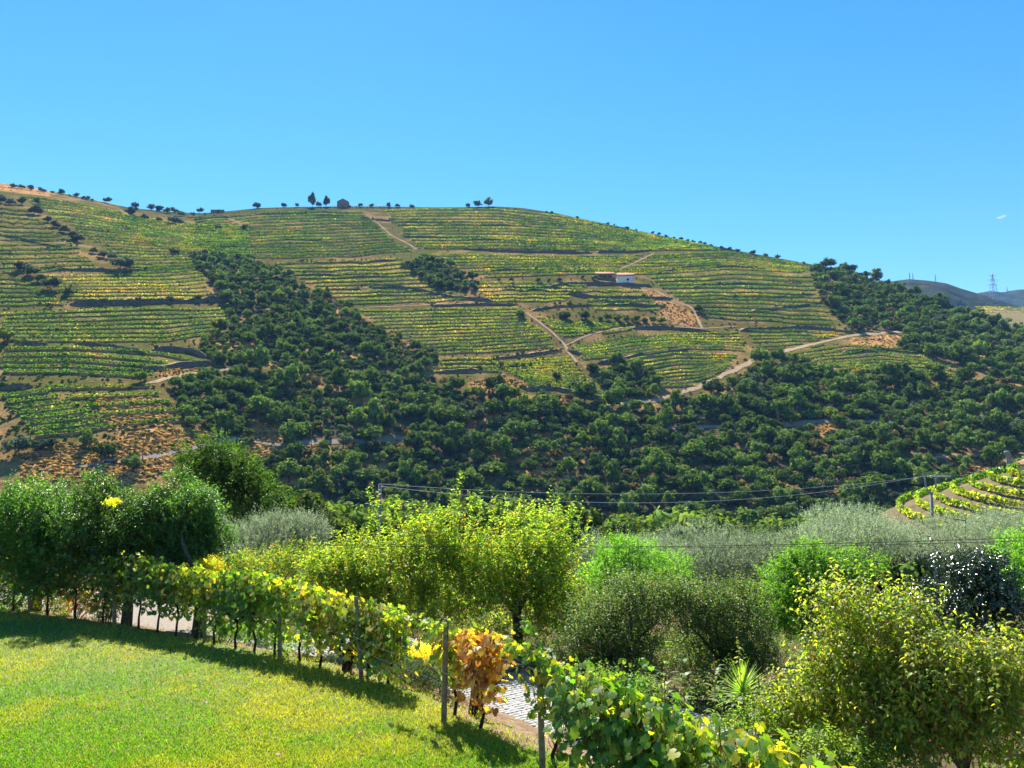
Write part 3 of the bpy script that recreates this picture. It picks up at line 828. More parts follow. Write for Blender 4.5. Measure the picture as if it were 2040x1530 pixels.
for t in trees:
    if id(t) in big and 0 < t[6] < 2040:
        lb, ct = LBL[t[5]], 'tree'
        if t[5] == 'valley':
            lb = ('large' if t[3] > 1.35 else 'middling' if t[3] > 1.1 else 'smallish') + ' round evergreen, valley wood ' + ('above' if t[7] < 862 else 'below') + ' the road ' + next(w_ for lim, w_ in ((560, 'right of the car bank'), (760, 'below the gully wood'), (960, 'above the left fruit tree'), (1160, 'above the right fruit tree'), (1360, 'below the dirt track bend'), (1560, 'near the bright tree'), (1760, 'below the curved plot'), (1900, 'behind the concrete pole'), (9999, 'near the right edge')) if t[6] < lim)
        if t[4] == 8: lb = lb.replace('round dark evergreen', 'grey green olive like').replace('dark evergreen', 'grey green olive like').replace('dark tree', 'grey green tree').replace('round evergreen', 'grey tree')
        g = GRP[t[5]]
        if t[4] in (5, 6): lb, ct, g = 'brown dried bush among the dark trees of the %s wood' % t[5].replace('spur', 'right spur'), 'bush', 'dried bushes in the %s wood' % t[5]
        if t[4] == 7: lb, ct, g = 'yellow green tree among the dark trees of the %s wood' % t[5].replace('spur', 'right spur'), 'tree', 'yellow green trees in the %s wood' % t[5]
        wood_things.append((t[6], lb, put(VAR[t[4]], t[:3], t[3], rs.rand() * 6.28, lb, ct, g, .2, .9 + .35 * rs.rand())))
    else:
        rest.append(t)

by_label = {}
for e in wood_things: by_label.setdefault(e[1], []).append(e)
for lb, es in by_label.items():
    if 1 < len(es) <= 20:
        for r_, e in enumerate(sorted(es, key=lambda e: e[0])): e[2]['label'] = ORD[r_] + ' from left, ' + lb

# ---- the rest of the woods: one mass, instanced on points
def wood_mass(name, pts, label):
    me = bpy.data.meshes.new(name)
    n = len(pts)
    me.vertices.add(n)
    me.vertices.foreach_set('co', np.array([[t[0], t[1], t[2] - .2] for t in pts], np.float32).ravel())
    for nm, ty, val in (('tscale', 'FLOAT', [t[3] for t in pts]), ('trot', 'FLOAT', list(rs.rand(n) * 6.28)), ('tvar', 'INT', [t[4] for t in pts])):
        at_ = me.attributes.new(nm, ty, 'POINT')
        at_.data.foreach_set('value', np.array(val, np.float32 if ty == 'FLOAT' else np.int32))
    o = add(name, me)
    tag(o, label, kind='stuff')
    ng = bpy.data.node_groups.new(name, 'GeometryNodeTree')
    ng.interface.new_socket('Geometry', in_out='INPUT', socket_type='NodeSocketGeometry')
    ng.interface.new_socket('Geometry', in_out='OUTPUT', socket_type='NodeSocketGeometry')
    N, Lk = ng.nodes, ng.links
    gi = N.new('NodeGroupInput'); go = N.new('NodeGroupOutput')
    join = N.new('GeometryNodeJoinGeometry')
    def attr(nm, ty):
        a = N.new('GeometryNodeInputNamedAttribute'); a.data_type = ty; a.inputs['Name'].default_value = nm
        return a.outputs['Attribute']
    sc_a, rt_a, vr_a = attr('tscale', 'FLOAT'), attr('trot', 'FLOAT'), attr('tvar', 'INT')
    cx = N.new('ShaderNodeCombineXYZ'); Lk.new(rt_a, cx.inputs['Z'])
    used = sorted(set(t[4] for t in pts))
    for k in used:
        src = next(ob for ob in bpy.data.objects if ob.data is VAR[k])
        oi = N.new('GeometryNodeObjectInfo'); oi.inputs['Object'].default_value = src; oi.transform_space = 'ORIGINAL'
        cmp_ = N.new('FunctionNodeCompare'); cmp_.data_type = 'INT'; cmp_.operation = 'EQUAL'
        Lk.new(vr_a, cmp_.inputs[2]); cmp_.inputs[3].default_value = k
        ip = N.new('GeometryNodeInstanceOnPoints')
        Lk.new(gi.outputs[0], ip.inputs['Points']); Lk.new(oi.outputs['Geometry'], ip.inputs['Instance'])
        Lk.new(cmp_.outputs[0], ip.inputs['Selection']); Lk.new(sc_a, ip.inputs['Scale'])
        Lk.new(cx.outputs[0], ip.inputs['Rotation'])
        Lk.new(ip.outputs[0], join.inputs[0])
    Lk.new(join.outputs[0], go.inputs[0])
    md = o.modifiers.new('trees', 'NODES'); md.node_group = ng
    return o
wood_mass('far_wood', rest, 'mass of smaller evergreen trees and scrub covering the slope')

# ---- dry grass tufts and weeds on the banks and between the plots
def tufts():
    r2 = np.random.RandomState(67); out_ = []
    for poly in BANKS:
        q = np.array(poly); lo = q.min(0); hi = q.max(0)
        n_ = int((hi[0] - lo[0]) * (hi[1] - lo[1]) * .09) + 20
        u = lo[0] + (hi[0] - lo[0]) * r2.rand(n_); v = lo[1] + (hi[1] - lo[1]) * r2.rand(n_)
        ok_ = inpoly(u, v, poly) & ~near_tracks(u, v, 0)
        P = hill_at(u[ok_], v[ok_])
        for p_ in P: out_.append((*p_, .14 + .22 * r2.rand(), int(9 if r2.rand() < .8 else 6)))
    for line, _, _ in WALLS:
        u, v = line_uv(line, 3)
        P = hill_at(u + r2.randn(len(u)), v - 2 - 3 * r2.rand(len(u)))
        for p_ in P:
            if r2.rand() < .6: out_.append((*p_, .12 + .3 * r2.rand() ** 2, int(r2.choice([0, 1, 9, 6, 8], p=[.25, .25, .3, .05, .15]))))
    for u in np.arange(5, 1640, 13.0):
        if r2.rand() < .6:
            uu = u + r2.randn() * 5
            vc_ = np.interp(uu, [c[0] for c in CREST], [c[1] for c in CREST])
            out_.append((*hill_at(np.array([uu]), np.array([vc_ + 2 + 2 * r2.rand()]))[0], .3 + .45 * r2.rand() ** 2, int(r2.choice([0, 8, 6]))))
    u = r2.rand(9000) * 2040; v = 420 + r2.rand(9000) * 500
    vc = np.interp(u, [c[0] for c in CREST], [c[1] for c in CREST])
    ok_ = (v > vc + 4) & ~near_tracks(u, v, 0)
    for poly in WOODS.values(): ok_ &= ~inpoly(u, v, poly)
    P = hill_at(u[ok_], v[ok_])
    for p_ in P: out_.append((*p_, .10 + .16 * r2.rand(), int(r2.choice([0, 1, 9, 6, 8], p=[.28, .28, .2, .07, .17]))))
    return out_
put(straws[0], hill_at(np.array([335.]), np.array([868.]))[0], .6, 0, 'largest straw tuft on the bank above the parked car', 'grass tuft', 'straw tufts')
wood_mass('dry_grass_tufts', tufts(), 'tufts of dry grass and weeds on the banks of the slope')

# ---- scrub on the near side of the valley
def scrub_points():
    out_ = []
    r2 = np.random.RandomState(66)
    for _ in range(2600):
        y = 75 + 180 * r2.rand(); a = -.75 + 1.6 * r2.rand(); x = a * y
        if x > 40 and y < 150 and (x - 81) ** 2 + (y - 111) ** 2 < 34 ** 2: continue
        out_.append((x, y, .7 + .6 * r2.rand(), r2.choice(7, p=[.15, .15, .15, .13, .12, .15, .15])))
    return out_

# ---- single trees and bushes one can count on the slope
def hp(u, v):
    return hill_at(np.array([u], float), np.array([v], float))[0]
def single(kind, lst, label, cat, group, px2m=None):
    order_ = {id(e): r_ for r_, e in enumerate(sorted(lst, key=lambda e: e[0]))}
    lab0 = label
    for i, e in enumerate(lst):
        u, v, wpx = e[:3]
        if 1 < len(lst) <= 20: label = ORD[order_[id(e)]] + ' from left, ' + lab0
        P = hp(u, v)
        me = kind[i % len(kind)]
        wid = wpx / FPX * P[1]
        w0 = me.vertices and max(abs(x.co.x) for x in me.vertices) * 2
        put(me, P, wid / w0 * (1.0 + .4 * rs.rand()), rs.rand() * 6.28, label, cat, group, .3, (.95 if kind is talls else .75) + .35 * rs.rand())
single(olives, [(2, 405, 20), (20, 408, 20), (43, 408, 20), (75, 406, 18), (68, 428, 27), (95, 443, 20), (113, 454, 22), (126, 464, 22), (148, 478, 22), (154, 482, 20),
                (185, 505, 20), (205, 513, 26), (222, 517, 22)], 'olive tree in the upper slanting line on the left slope', 'olive tree', 'olives of the upper slanting line')
single(olives, [(240, 538, 40)], 'largest dark olive tree ending the upper slanting line', 'olive tree', 'olives of the upper slanting line')
single(olives, [(46, 540, 28), (60, 550, 30), (76, 562, 30), (100, 577, 32), (134, 588, 20)], 'olive tree in the lower slanting line on the left slope', 'olive tree', 'olives of the lower slanting line')
single(olives, [(25, 374, 15), (45, 376, 16), (63, 379, 13), (83, 382, 12), (105, 385, 9), (122, 387, 14), (152, 393, 12), (166, 397, 12), (175, 398, 11)],
       'small dark tree on the bare crest at the upper left', 'tree', 'trees on the upper left crest')
single(olives, [(213, 404, 18)], 'lone round tree on the crest, leftmost against blue sky', 'tree', 'lone crest trees')
single(olives, [(267, 415, 16)], 'lone tree on the crest right of the first lone one', 'tree', 'lone crest trees')
single(olives, [(302, 418, 18), (318, 422, 20), (333, 425, 18), (348, 424, 15), (363, 431, 17)], 'olive in the cluster on the crest left of the dark hut', 'olive tree', 'olive cluster left of the hut')
single(olives, [(262, 430, 20), (290, 437, 18), (315, 441, 14), (343, 446, 22), (358, 447, 14)], 'olive just below the crest in the upper left vineyard', 'olive tree', 'olives below the left crest')
single(olives, [(398, 422, 14)], 'small olive on the crest beside the dark hut', 'olive tree', 'olives by the hut')
single(olives, [(435, 456, 12)], 'small round olive under the dark hut', 'olive tree', 'olives by the hut')
single(olives, [(487, 458, 16)], 'round olive right of the pale slanting path', 'olive tree', 'olives by the hut')
single(olives, [(347, 507, 18), (380, 508, 15), (410, 510, 15), (445, 512, 16), (475, 516, 16), (505, 519, 15)], 'small olive along the top of the gully wood', 'olive tree', 'olives along the gully top')
single(olives, [(210, 606, 16), (275, 604, 18), (337, 602, 22), (395, 600, 16), (180, 607, 14), (250, 605, 14), (420, 599, 18)], 'bush growing on the long dark wall at the left', 'bush', 'bushes on the long left wall')
single(oaks, [(512, 414, 24)], 'round dark tree on the crest left of the tall pair', 'tree', 'crest trees')
single(oaks, [(567, 413, 12), (592, 413, 10)], 'tiny dark tree on the crest left of the tall trees', 'tree', 'tiny crest trees')
single(talls, [(622, 413, 20)], 'tallest dark tree on the crest, left of the pair', 'tree', 'tall crest trees')
single(talls, [(650, 412, 17)], 'tall dark pointed tree on the crest beside the ruin', 'tree', 'tall crest trees')
single(oaks, [(636, 412, 14)], 'low dark tree between the two tall crest trees', 'tree', 'tall crest trees')
single(oaks, [(717, 412, 10)], 'small round tree right of the ruined hut', 'tree', 'crest trees')
single(olives, [(775, 413, 11), (793, 413, 13), (820, 415, 13), (740, 413, 9)], 'small bush on the middle of the crest', 'bush', 'bushes on the middle crest')
single(oaks, [(932, 413, 11), (952, 413, 16), (973, 412, 18)], 'dark tree in the trio on the rounded hill top', 'tree', 'trio on the hill top')
single(olives, [(1300, 466, 8), (1312, 469, 8), (1327, 473, 9), (1342, 476, 9), (1357, 479, 9), (1371, 482, 9), (1382, 484, 9), (1394, 487, 9), (1405, 489, 10), (1418, 492, 9),
                (1436, 495, 10), (1453, 498, 10), (1470, 501, 10), (1500, 507, 13), (1525, 512, 14), (1548, 516, 12), (1100, 426, 8), (1150, 436, 8), (1210, 449, 8), (1250, 457, 8)],
       'small round tree in the row along the right crest', 'tree', 'row of trees on the right crest')
single(olives, [(993, 560, 10), (1020, 561, 11), (1072, 562, 13), (1094, 561, 10), (1116, 560, 10), (1161, 555, 11), (1184, 557, 14)], 'small round tree in the row left of the house', 'tree', 'row of trees left of the house')
single(oaks, [(1127, 636, 36)], 'large round tree, left of the pair under the house', 'tree', 'pair under the house')
single(oaks, [(1166, 637, 28)], 'round tree, right of the pair under the house', 'tree', 'pair under the house')
single(oaks, [(1036, 634, 24)], 'lone bushy tree at the upper corner of the striped square vineyard', 'tree', 'single vineyard trees')
single(oaks, [(1392, 622, 28), ], 'dark tree at the foot of the straw bank right of the house', 'tree', 'single vineyard trees')
single(oaks, [(1195, 638, 16), (1212, 639, 16), (1230, 640, 17), (1248, 641, 17), (1266, 642, 18), (1284, 643, 18), (1302, 644, 16), (1318, 645, 14)], 'shrub in the dark hedge line below the house walls', 'shrub', 'hedge line below the house')
single(olives, [(1110, 754, 20)], 'round grey olive in the yellow green plot', 'olive tree', 'olives of the yellow green plot')
single(olives, [(1147, 770, 20)], 'small grey olive at the foot of the yellow green plot', 'olive tree', 'olives of the yellow green plot')
single(olives, [(1180, 742, 16), (1192, 752, 16), (1203, 762, 17), (1213, 772, 17), (1224, 782, 18), (1232, 790, 18)], 'grey shrub in the slanting hedge beside the thicket', 'shrub', 'slanting grey hedge')
single(oaks, [(1655, 530, 28), (1680, 535, 20), (1697, 535, 22), (1748, 558, 22), (1640, 532, 18)], 'tree standing out on the crest of the right spur', 'tree', 'crest trees of the right spur')
single(limes, [(8, 684, 34)], 'yellow green round bush at the left edge of the slope', 'bush', 'yellow green bushes on the left')
single(limes, [(280, 762, 24)], 'small yellow green bush beside the left dirt track', 'bush', 'yellow green bushes on the left')
single(limes, [(1578, 845, 28)], 'bright yellow green tree by the valley road', 'tree', 'bright trees by the road')
single(limes, [(1655, 838, 24)], 'yellowish tree just right of the bright one by the road', 'tree', 'bright trees by the road')
single(limes, [(1950, 715, 36)], 'lime green tree standing out in the right spur wood', 'tree', 'bright trees by the road')
single(oaks, [(380, 852, 34), (210, 916, 44), (262, 938, 42), (172, 892, 26)], 'round bush on the straw bank near the parked car', 'bush', 'bushes near the car')
single(olives, [(30, 908, 56), (75, 900, 44), (98, 893, 30)], 'grey olive at the foot of the left terraces', 'olive tree', 'olives at the left foot')

# ------------------------------------------------------------------ far hills behind the right spur
def ridge(name, crest, d1, d0, v0, mat, steps=0.0, label=None, seed=1, amp=0.0, nT=60):
    cu, cv = np.array(crest, float).T
    a_, m_ = ray(cu, cv)
    aa = np.linspace(a_[0], a_[-1], 160)
    mc = np.interp(aa, a_, m_)
    t = np.linspace(0, 1, nT)
    mb = ray(np.array([2000.]), np.array([float(v0)]))[1][0]
    d = d0 + (d1 - d0) * t
    z0 = CAMZ + mb * d0; z1 = CAMZ + mc * d1
    Z = z0 + (z1 - z0)[:, None] * (t + .15 * t * (1 - t))[None]
    X = aa[:, None] * d[None]; Y = np.broadcast_to(d, X.shape)
    w = np.clip(4 * t * (1 - t), 0, 1)[None]
    Z = Z + w * amp * (fbm(X / (d1 * .06), Y / (d1 * .06), seed, 4) - .5)
    if steps:
        Z = Z + w * steps * .32 * np.sin(2 * math.pi * (Z + 3 * vnoise(X / 80, Y / 80, 6)) / steps)
    # back slope
    X = np.concatenate([X, X[:, -1:] * 1.25], 1); Y = np.concatenate([Y, Y[:, -1:] * 1.25], 1); Z = np.concatenate([Z, Z[:, -1:] - (d1 * .06)], 1)
    V = np.stack([X, Y, Z], -1)
    i = np.arange(V.shape[0] * V.shape[1]).reshape(V.shape[:2])
    f = np.stack([i[:-1, :-1], i[1:, :-1], i[1:, 1:], i[:-1, 1:]], -1).reshape(-1, 4)
    o = add(name, mesh_np(name, V.reshape(-1, 3), f, np.ones((i.size, 3)) * np.array([.24, .19, .10]), [mat], True))
    return tag(o, label, kind='structure')
FAR1 = [(1300, 600), (1640, 578), (1720, 567), (1765, 562), (1810, 556), (1850, 559), (1885, 564), (1915, 575), (1960, 588), (2000, 601), (2040, 612), (2200, 650), (2500, 690)]
ridge('far_hill', FAR1, 1700, 1150, 690, M['farhill'], 11.0, 'far bluish hill with terraces behind the right spur', 3, 40)
ridge('distant_mountain', [(900, 640), (1700, 610), (1900, 603), (1968, 588), (2000, 583), (2040, 579), (2300, 570), (2700, 600)], 4200, 3000, 660, M['farhill'], 0, 'palest distant mountain at the right edge', 8, 160, 40)
ridge('vineyard_ridge', [(1925, 622), (1955, 614), (2000, 612), (2040, 613), (2160, 616), (2400, 640)], 660, 545, 690, M['terrace'], 0, 'yellowing vineyard ridge behind the right spur', 5, 2, 30)

def ridge_pt(u, v, d):
    return at(np.array([u], float), np.array([v], float), np.array([d], float))[0]
for r in range(9):                                   # yellow rows on that ridge
    fr = r / 8.
    u = np.linspace(1945 + 20 * fr, 2140, 40); v = 615 + fr * 40 + 0 * u + (u - 2040) * .02
    d = 655 - fr * 62
    P = resample(at(u, v, np.full(40, d)), 1.1)
    rs2 = np.random.RandomState(900 + r)
    V, Fc, C = vine_strip(P, 1.4, (1.5, 4, 5, 1.2, .3) if r < 5 else (4, 3, 1, .5, 1), rs2, 6, .4)
    o = add('vine_row', mesh_np('vine_row', V, Fc, C, [M['leaf_row']]))
    tag(o, 'yellowing vine row on the ridge behind the right spur', 'vine row', 'vine rows on the far ridge')

def lattice(name, base, h, w, arms, label, cat, th=.16):
    root = empty(name, base)
    b = MB()
    def leg(z): return w / 2 * (1 - .86 * min(1, z / (h * .82)))
    zs = np.linspace(0, h * .82, 9)
    for sx in (-1, 1):
        for sy in (-1, 1):
            b.tube([[sx * leg(z), sy * leg(z), z] for z in zs] + [[0, 0, h]], th, 4)
    for z0, z1 in zip(zs[:-1], zs[1:]):
        for sy in (-1, 1):
            b.tube([[-leg(z0), sy * leg(z0), z0], [leg(z1), sy * leg(z1), z1]], th * .55, 3)
            b.tube([[leg(z0), sy * leg(z0), z0], [-leg(z1), sy * leg(z1), z1]], th * .55, 3)
            b.tube([[-leg(z1), sy * leg(z1), z1], [leg(z1), sy * leg(z1), z1]], th * .5, 3)
    add('lattice_body', b.mesh('lattice_body', [M['steel']]), root)
    for z, half in arms:
        b = MB()
        b.tube([[-half, 0, z], [0, 0, z + .6], [half, 0, z]], th * .8, 4); b.tube([[-half, 0, z], [half, 0, z]], th * .6, 4)
        for s in (-1, 1): b.tube([[s * half, 0, z], [s * half, 0, z - half * .3]], th * .7, 4)
        add('cross_arm', b.mesh('cross_arm', [M['steel']]), root)
    return tag(root, label, cat, 'power line towers')
Pp = ridge_pt(1980, 598, 1660)
lattice('power_pylon', Pp - np.array([0, 0, 6]), 66, 17, [(59, 7.5), (49, 10), (39, 8.5)], 'large steel lattice pylon on the far bluish hill', 'pylon', .42)
for (u, v0, v1, lb) in ((1812.5, 558, 540, 'thin mast on the far hill top, left of the close pair'), (1819, 559, 542, 'thin mast on the far hill top, right of the close pair'), (1864, 562, 545, 'single thin mast on the shoulder of the far hill')):
    P = ridge_pt(u, v0, 1690); h = (v0 - v1) / FPX * 1690
    lattice('radio_mast', P - np.array([0, 0, 2]), h + 2, 2.2, [(h * .9, 1.2)], lb, 'mast', .22)
P = ridge_pt(2007, 584, 4150); lattice('radio_mast', P - np.array([0, 0, 6]), 46, 5, [(40, 3)], 'faint thin mast on the palest mountain', 'mast', .5)

# ------------------------------------------------------------------ buildings on the slope
def gable_house(name, P, w, d, h, roof_h, label, wallm, roofm, windows=(), door=None, rz=0.0, over=.35, ridge_x=True):
    root = empty(name, P); root.rotation_euler = (0, 0, rz)
    x, y = w / 2, d / 2
    if ridge_x:
        V = [[-x, -y, -1.5], [x, -y, -1.5], [x, y, -1.5], [-x, y, -1.5], [-x, -y, h], [x, -y, h], [x, y, h], [-x, y, h], [-x, 0, h + roof_h], [x, 0, h + roof_h]]
        f4 = [[0, 1, 5, 4], [2, 3, 7, 6], [1, 2, 6, 5], [3, 0, 4, 7]]; f3 = [[5, 6, 9], [7, 4, 8]]
    else:
        V = [[-x, -y, -1.5], [x, -y, -1.5], [x, y, -1.5], [-x, y, -1.5], [-x, -y, h], [x, -y, h], [x, y, h], [-x, y, h], [0, -y, h + roof_h], [0, y, h + roof_h]]
        f4 = [[0, 1, 5, 4], [2, 3, 7, 6], [1, 2, 6, 5], [3, 0, 4, 7]]; f3 = [[4, 5, 8], [6, 7, 9]]
    b = MB(); b.add(V, f3=f3, f4=f4); add('wall', b.mesh('wall', [M[wallm]]), root)
    for s in (-1, 1):
        b = MB()
        t = .16
        if ridge_x:
            e = np.array([[-x - over, s * (y + over), h - over * roof_h / y], [x + over, s * (y + over), h - over * roof_h / y], [x + over, 0, h + roof_h + .02], [-x - over, 0, h + roof_h + .02]])
        else:
            e = np.array([[s * (x + over), -y - over, h - over * roof_h / x], [s * (x + over), y + over, h - over * roof_h / x], [0, y + over, h + roof_h + .02], [0, -y - over, h + roof_h + .02]])
        v = np.vstack([e + [0, 0, .05], e + [0, 0, t + .05]])
        b.add(v, f4=[[0, 1, 2, 3], [4, 7, 6, 5], [0, 4, 5, 1], [1, 5, 6, 2], [2, 6, 7, 3], [3, 7, 4, 0]])
        add('roof', b.mesh('roof', [M[roofm]]), root)
    for (wx, wz, ww, wh) in windows:
        b = MB(); b.box([wx, -y - .02, wz], [ww / 2, .05, wh / 2]); o = add('window', b.mesh('window', [M['dark']]), root)
        b = MB(); b.box([wx, -y - .06, wz - wh / 2 - .1], [ww / 2 + .15, .1, .08]); add('sill', b.mesh('sill', [M['stone']]), o)
    if door:
        wx, ww, wh = door
        b = MB(); b.box([wx, -y - .02, wh / 2], [ww / 2, .05, wh / 2]); add('door', b.mesh('door', [M['dark']]), root)
    return tag(root, label, 'house')
P = hp(1247, 566); k = P[1] / FPX
P = P + np.array([0, 3.0, .3])
gable_house('farmhouse', P, 34 * k, 7, 18 * k * .9, 2.7, 'weathered white farmhouse with tiled roof on the vineyard slope', 'whitewash', 'rooftile', [(1.3, 3.0, 1.7, 1.4), (1.1, 1.2, .6, .5)])
# open shed beside it
P = hp(1206, 556) + np.array([0, 3, .3]); k = P[1] / FPX
root = empty('open_shed', P)
w = 36 * k
b = MB(); b.box([0, 2.5, 1.6], [w / 2, .2, 2.4]); b.box([-w / 2 + .2, 0, 1.4], [.2, 2.5, 2.2]); b.box([w / 2 - .2, 0, 1.4], [.2, 2.5, 2.2]); add('wall', b.mesh('wall', [M['brick']]), root)
b = MB(); b.add([[-w / 2 - .4, -3, 3.3], [w / 2 + .4, -3, 3.3], [w / 2 + .4, 3, 6.3], [-w / 2 - .4, 3, 6.3], [-w / 2 - .4, -3, 3.5], [w / 2 + .4, -3, 3.5], [w / 2 + .4, 3, 6.5], [-w / 2 - .4, 3, 6.5]],
                f4=[[0, 3, 2, 1], [4, 5, 6, 7], [0, 1, 5, 4], [1, 2, 6, 5], [2, 3, 7, 6], [3, 0, 4, 7]]); add('roof', b.mesh('roof', [M['rooftile']]), root)
for i in range(4):
    b = MB(); b.box([-w / 2 + 1.2 + i * (w - 2.4) / 3, -2.6, 1.5], [.22, .22, 1.85]); add('pillar', b.mesh('pillar', [M['concrete']]), root)
b = MB(); b.box([0, -2.9, -.7], [w / 2 + .6, .3, 1.3]); add('plinth', b.mesh('plinth', [M['drystone']]), root)
tag(root, 'open fronted shed with pale roof left of the white farmhouse', 'shed')
P = hp(683, 413); k = P[1] / FPX
gable_house('ruined_hut', P + np.array([0, 2, -.3]), 23 * k, 7, 12 * k, 6 * k, 'ruined brick hut overgrown at the top on the crest', 'brick', 'brick', [(-2.4, 3, 1, 1.3), (2, 3, 1, 1.3)], (0, 1.4, 2.4), over=.1, ridge_x=False)
put(oaks[0], hp(683, 413) + np.array([1.2, 3, 15 * k]), .55, 1, 'creeper bush growing over the ruined brick hut', 'bush', 'ruin overgrowth', 0, .7)
put(oaks[1], hp(697, 413) + np.array([0, 1, 0]), .5, 1, 'low bush against the ruined hut', 'bush', 'ruin overgrowth')
P = hp(432, 424); k = P[1] / FPX
gable_house('dark_hut', P + np.array([0, 2, -.2]), 25 * k, 5, 6.5 * k, .6, 'low dark hut with a flat roof on the crest', 'brick', 'dark', [(-3, 1.6, 1.2, 1.0)], (1.5, 1.6, 2.2), over=.3)
put(olives[1], hp(436, 425) - np.array([0, 3, 0]), .9, 2, 'grey olive bush in front of the dark hut', 'bush', 'hut olives')

# ------------------------------------------------------------------ poles on the slope, parked car
def util_pole(P, h, label, r=.14, arm=1.0, mat='post'):
    root = empty('utility_pole', P)
    b = MB(); b.tube([[0, 0, -.5], [0, 0, h * .5], [0, 0, h]], [r, r * .85, r * .65], 8); add('pole', b.mesh('pole', [M[mat]]), root)
    if arm:
        b = MB(); b.box([0, 0, h - .35], [arm, .06, .07]); a_ = add('cross_arm', b.mesh('cross_arm', [M[mat]]), root)
        for s in (-1, 1):
            b = MB(); b.tube([[s * arm * .9, 0, h - .3], [s * arm * .9, 0, h - .05]], [.06, .04], 6); add('insulator', b.mesh('insulator', [M['concrete']]), a_)
    return tag(root, label, 'utility pole', 'utility poles')
for (u, v, hpx, lb) in ((284, 916, 42, 'thin pole right of the parked car'), (269, 902, 36, 'thin pole just behind the car road'), (120, 922, 36, 'thin pole on the straw bank at the left'),
                        (243, 846, 42, 'thin pole among the short left terraces'), (620, 882, 32, 'thin pole by the valley road left of the straw gap'), (782, 875, 30, 'thin pole above the pale gap in the valley road'),
                        (1551, 850, 30, 'thin pole by the road left of the bright tree'), (1783, 841, 38, 'tall thin pole right of the bright trees by the road'), (1942, 834, 34, 'thin pole by the road near the right edge')):
    P = hp(u, v); util_pole(P, hpx / FPX * P[1], lb, .17, .7)

P = hp(219, 924); P[2] += .45
car = empty('parked_car', P)
pa = hp(205, 925.5); pb = hp(240, 919)
car.rotation_euler = (0, 0, math.atan2(pb[1] - pa[1], pb[0] - pa[0]))
prof = np.array([(-2.1, .35), (-2.1, .8), (-1.95, .95), (-1.3, 1.0), (.9, 1.0), (1.9, .85), (2.1, .7), (2.1, .35)])
cab = np.array([(-1.75, .97), (-1.35, 1.42), (.2, 1.47), (.95, .97)])
def extrude(pr, hw, inset=0.0):
    k_ = len(pr); b_ = MB()
    v = np.vstack([np.c_[pr[:, 0], np.full(k_, -hw), pr[:, 1]], np.c_[pr[:, 0], np.full(k_, hw), pr[:, 1]]])
    if inset:
        top_ = pr[:, 1] > 1.2
        v[:k_, 1][top_] += inset; v[k_:, 1][top_] -= inset
    me_f = [[i, (i + 1) % k_, (i + 1) % k_ + k_, i + k_] for i in range(k_)]
    b_.add(v, f4=me_f, f3=[[0, i + 1, i] for i in range(1, k_ - 1)] + [[k_, k_ + i, k_ + i + 1] for i in range(1, k_ - 1)])
    return b_
add('body', extrude(prof, .86).mesh('body', [M['carpaint']]), car)
gl = add('windows', extrude(cab, .78, .12).mesh('windows', [M['glass']]), car)
b = MB(); b.box([-.55, 0, 1.475], [.78, .62, .03]); add('roof', b.mesh('roof', [M['carpaint']]), car)
for sx in (-1.3, 1.3):
    for sy in (-.8, .8):
        th = np.linspace(0, 2 * math.pi, 15)[:-1]
        b = MB(); b.tube([[sx, sy - .1, .33], [sx, sy, .33], [sx, sy + .1, .33]], [.33, .33, .33], 14)
        wv = add('wheel', b.mesh('wheel', [M['rubber']]), car)
for sy in (-.6, .6):
    b = MB(); b.box([2.08, sy, .68], [.05, .18, .09]); add('headlight', b.mesh('headlight', [M['stone']]), car)
tag(car, 'dark grey car parked on the road below the straw bank', 'car')

# ------------------------------------------------------------------ the near ground
ROW = np.array([(-22, 29.2), (-18, 26.6), (-14.6, 24.3), (-10, 21.5), (-5.4, 18.55), (-3.2, 16.7), (-1.15, 13.85), (.44, 11.7), (2.4, 9.0), (4.1, 6.6), (5.6, 4.2), (6.8, 1.5), (8, -3)], float)
def smooth_curve(P, n=400):
    s = np.concatenate([[0], np.cumsum(np.linalg.norm(np.diff(P, axis=0), axis=1))])
    q = np.linspace(0, s[-1], n)
    c = np.stack([np.interp(q, s, P[:, k]) for k in range(2)], 1)
    for _ in range(60):
        c[1:-1] = (c[:-2] + 2 * c[1:-1] + c[2:]) / 4
    return c
RC = smooth_curve(ROW)
RT = np.gradient(RC, axis=0); RT /= np.linalg.norm(RT, axis=1, keepdims=True)
RN = np.stack([-RT[:, 1], RT[:, 0]], 1)               # away from the lawn (up/right)
def row_n(X, Y):
    """signed distance from the vine row; positive beyond it"""
    X = np.asarray(X, float); sh = X.shape
    q = np.stack([X.ravel(), np.asarray(Y, float).ravel()], 1)
    out = np.empty(len(q))
    for i in range(0, len(q), 20000):
        d = q[i:i + 20000, None] - RC[None, ::4]
        j = (d ** 2).sum(-1).argmin(1) * 4
        e = q[i:i + 20000] - RC[j]
        out[i:i + 20000] = np.sign((e * RN[j]).sum(1)) * np.linalg.norm(e, axis=1)
    return out.reshape(sh)
def zground(X, Y):
    n = row_n(X, Y)
    z = np.interp(n, [-50, .7, 1.5, 5.4, 8, 20, 60, 260, 500], [-.1, -.1, -.42, -.42, -.5, -1.6, -6.5, -30, -50])
    return z + np.where(n > 6, (fbm(X / 6, Y / 6, 71, 3) - .5) * np.clip((n - 6) / 30, 0, 1) * 1.2, 0)
gx = np.concatenate([np.linspace(-170, -30, 36)[:-1], np.linspace(-30, 30, 80), np.linspace(30, 210, 46)[1:]])
gy = np.concatenate([np.linspace(-25, 40, 80), np.linspace(40, 285, 70)[1:]])
GX, GY = np.meshgrid(gx, gy, indexing='ij')
GZ = zground(GX, GY)
i = np.arange(GX.size).reshape(GX.shape)
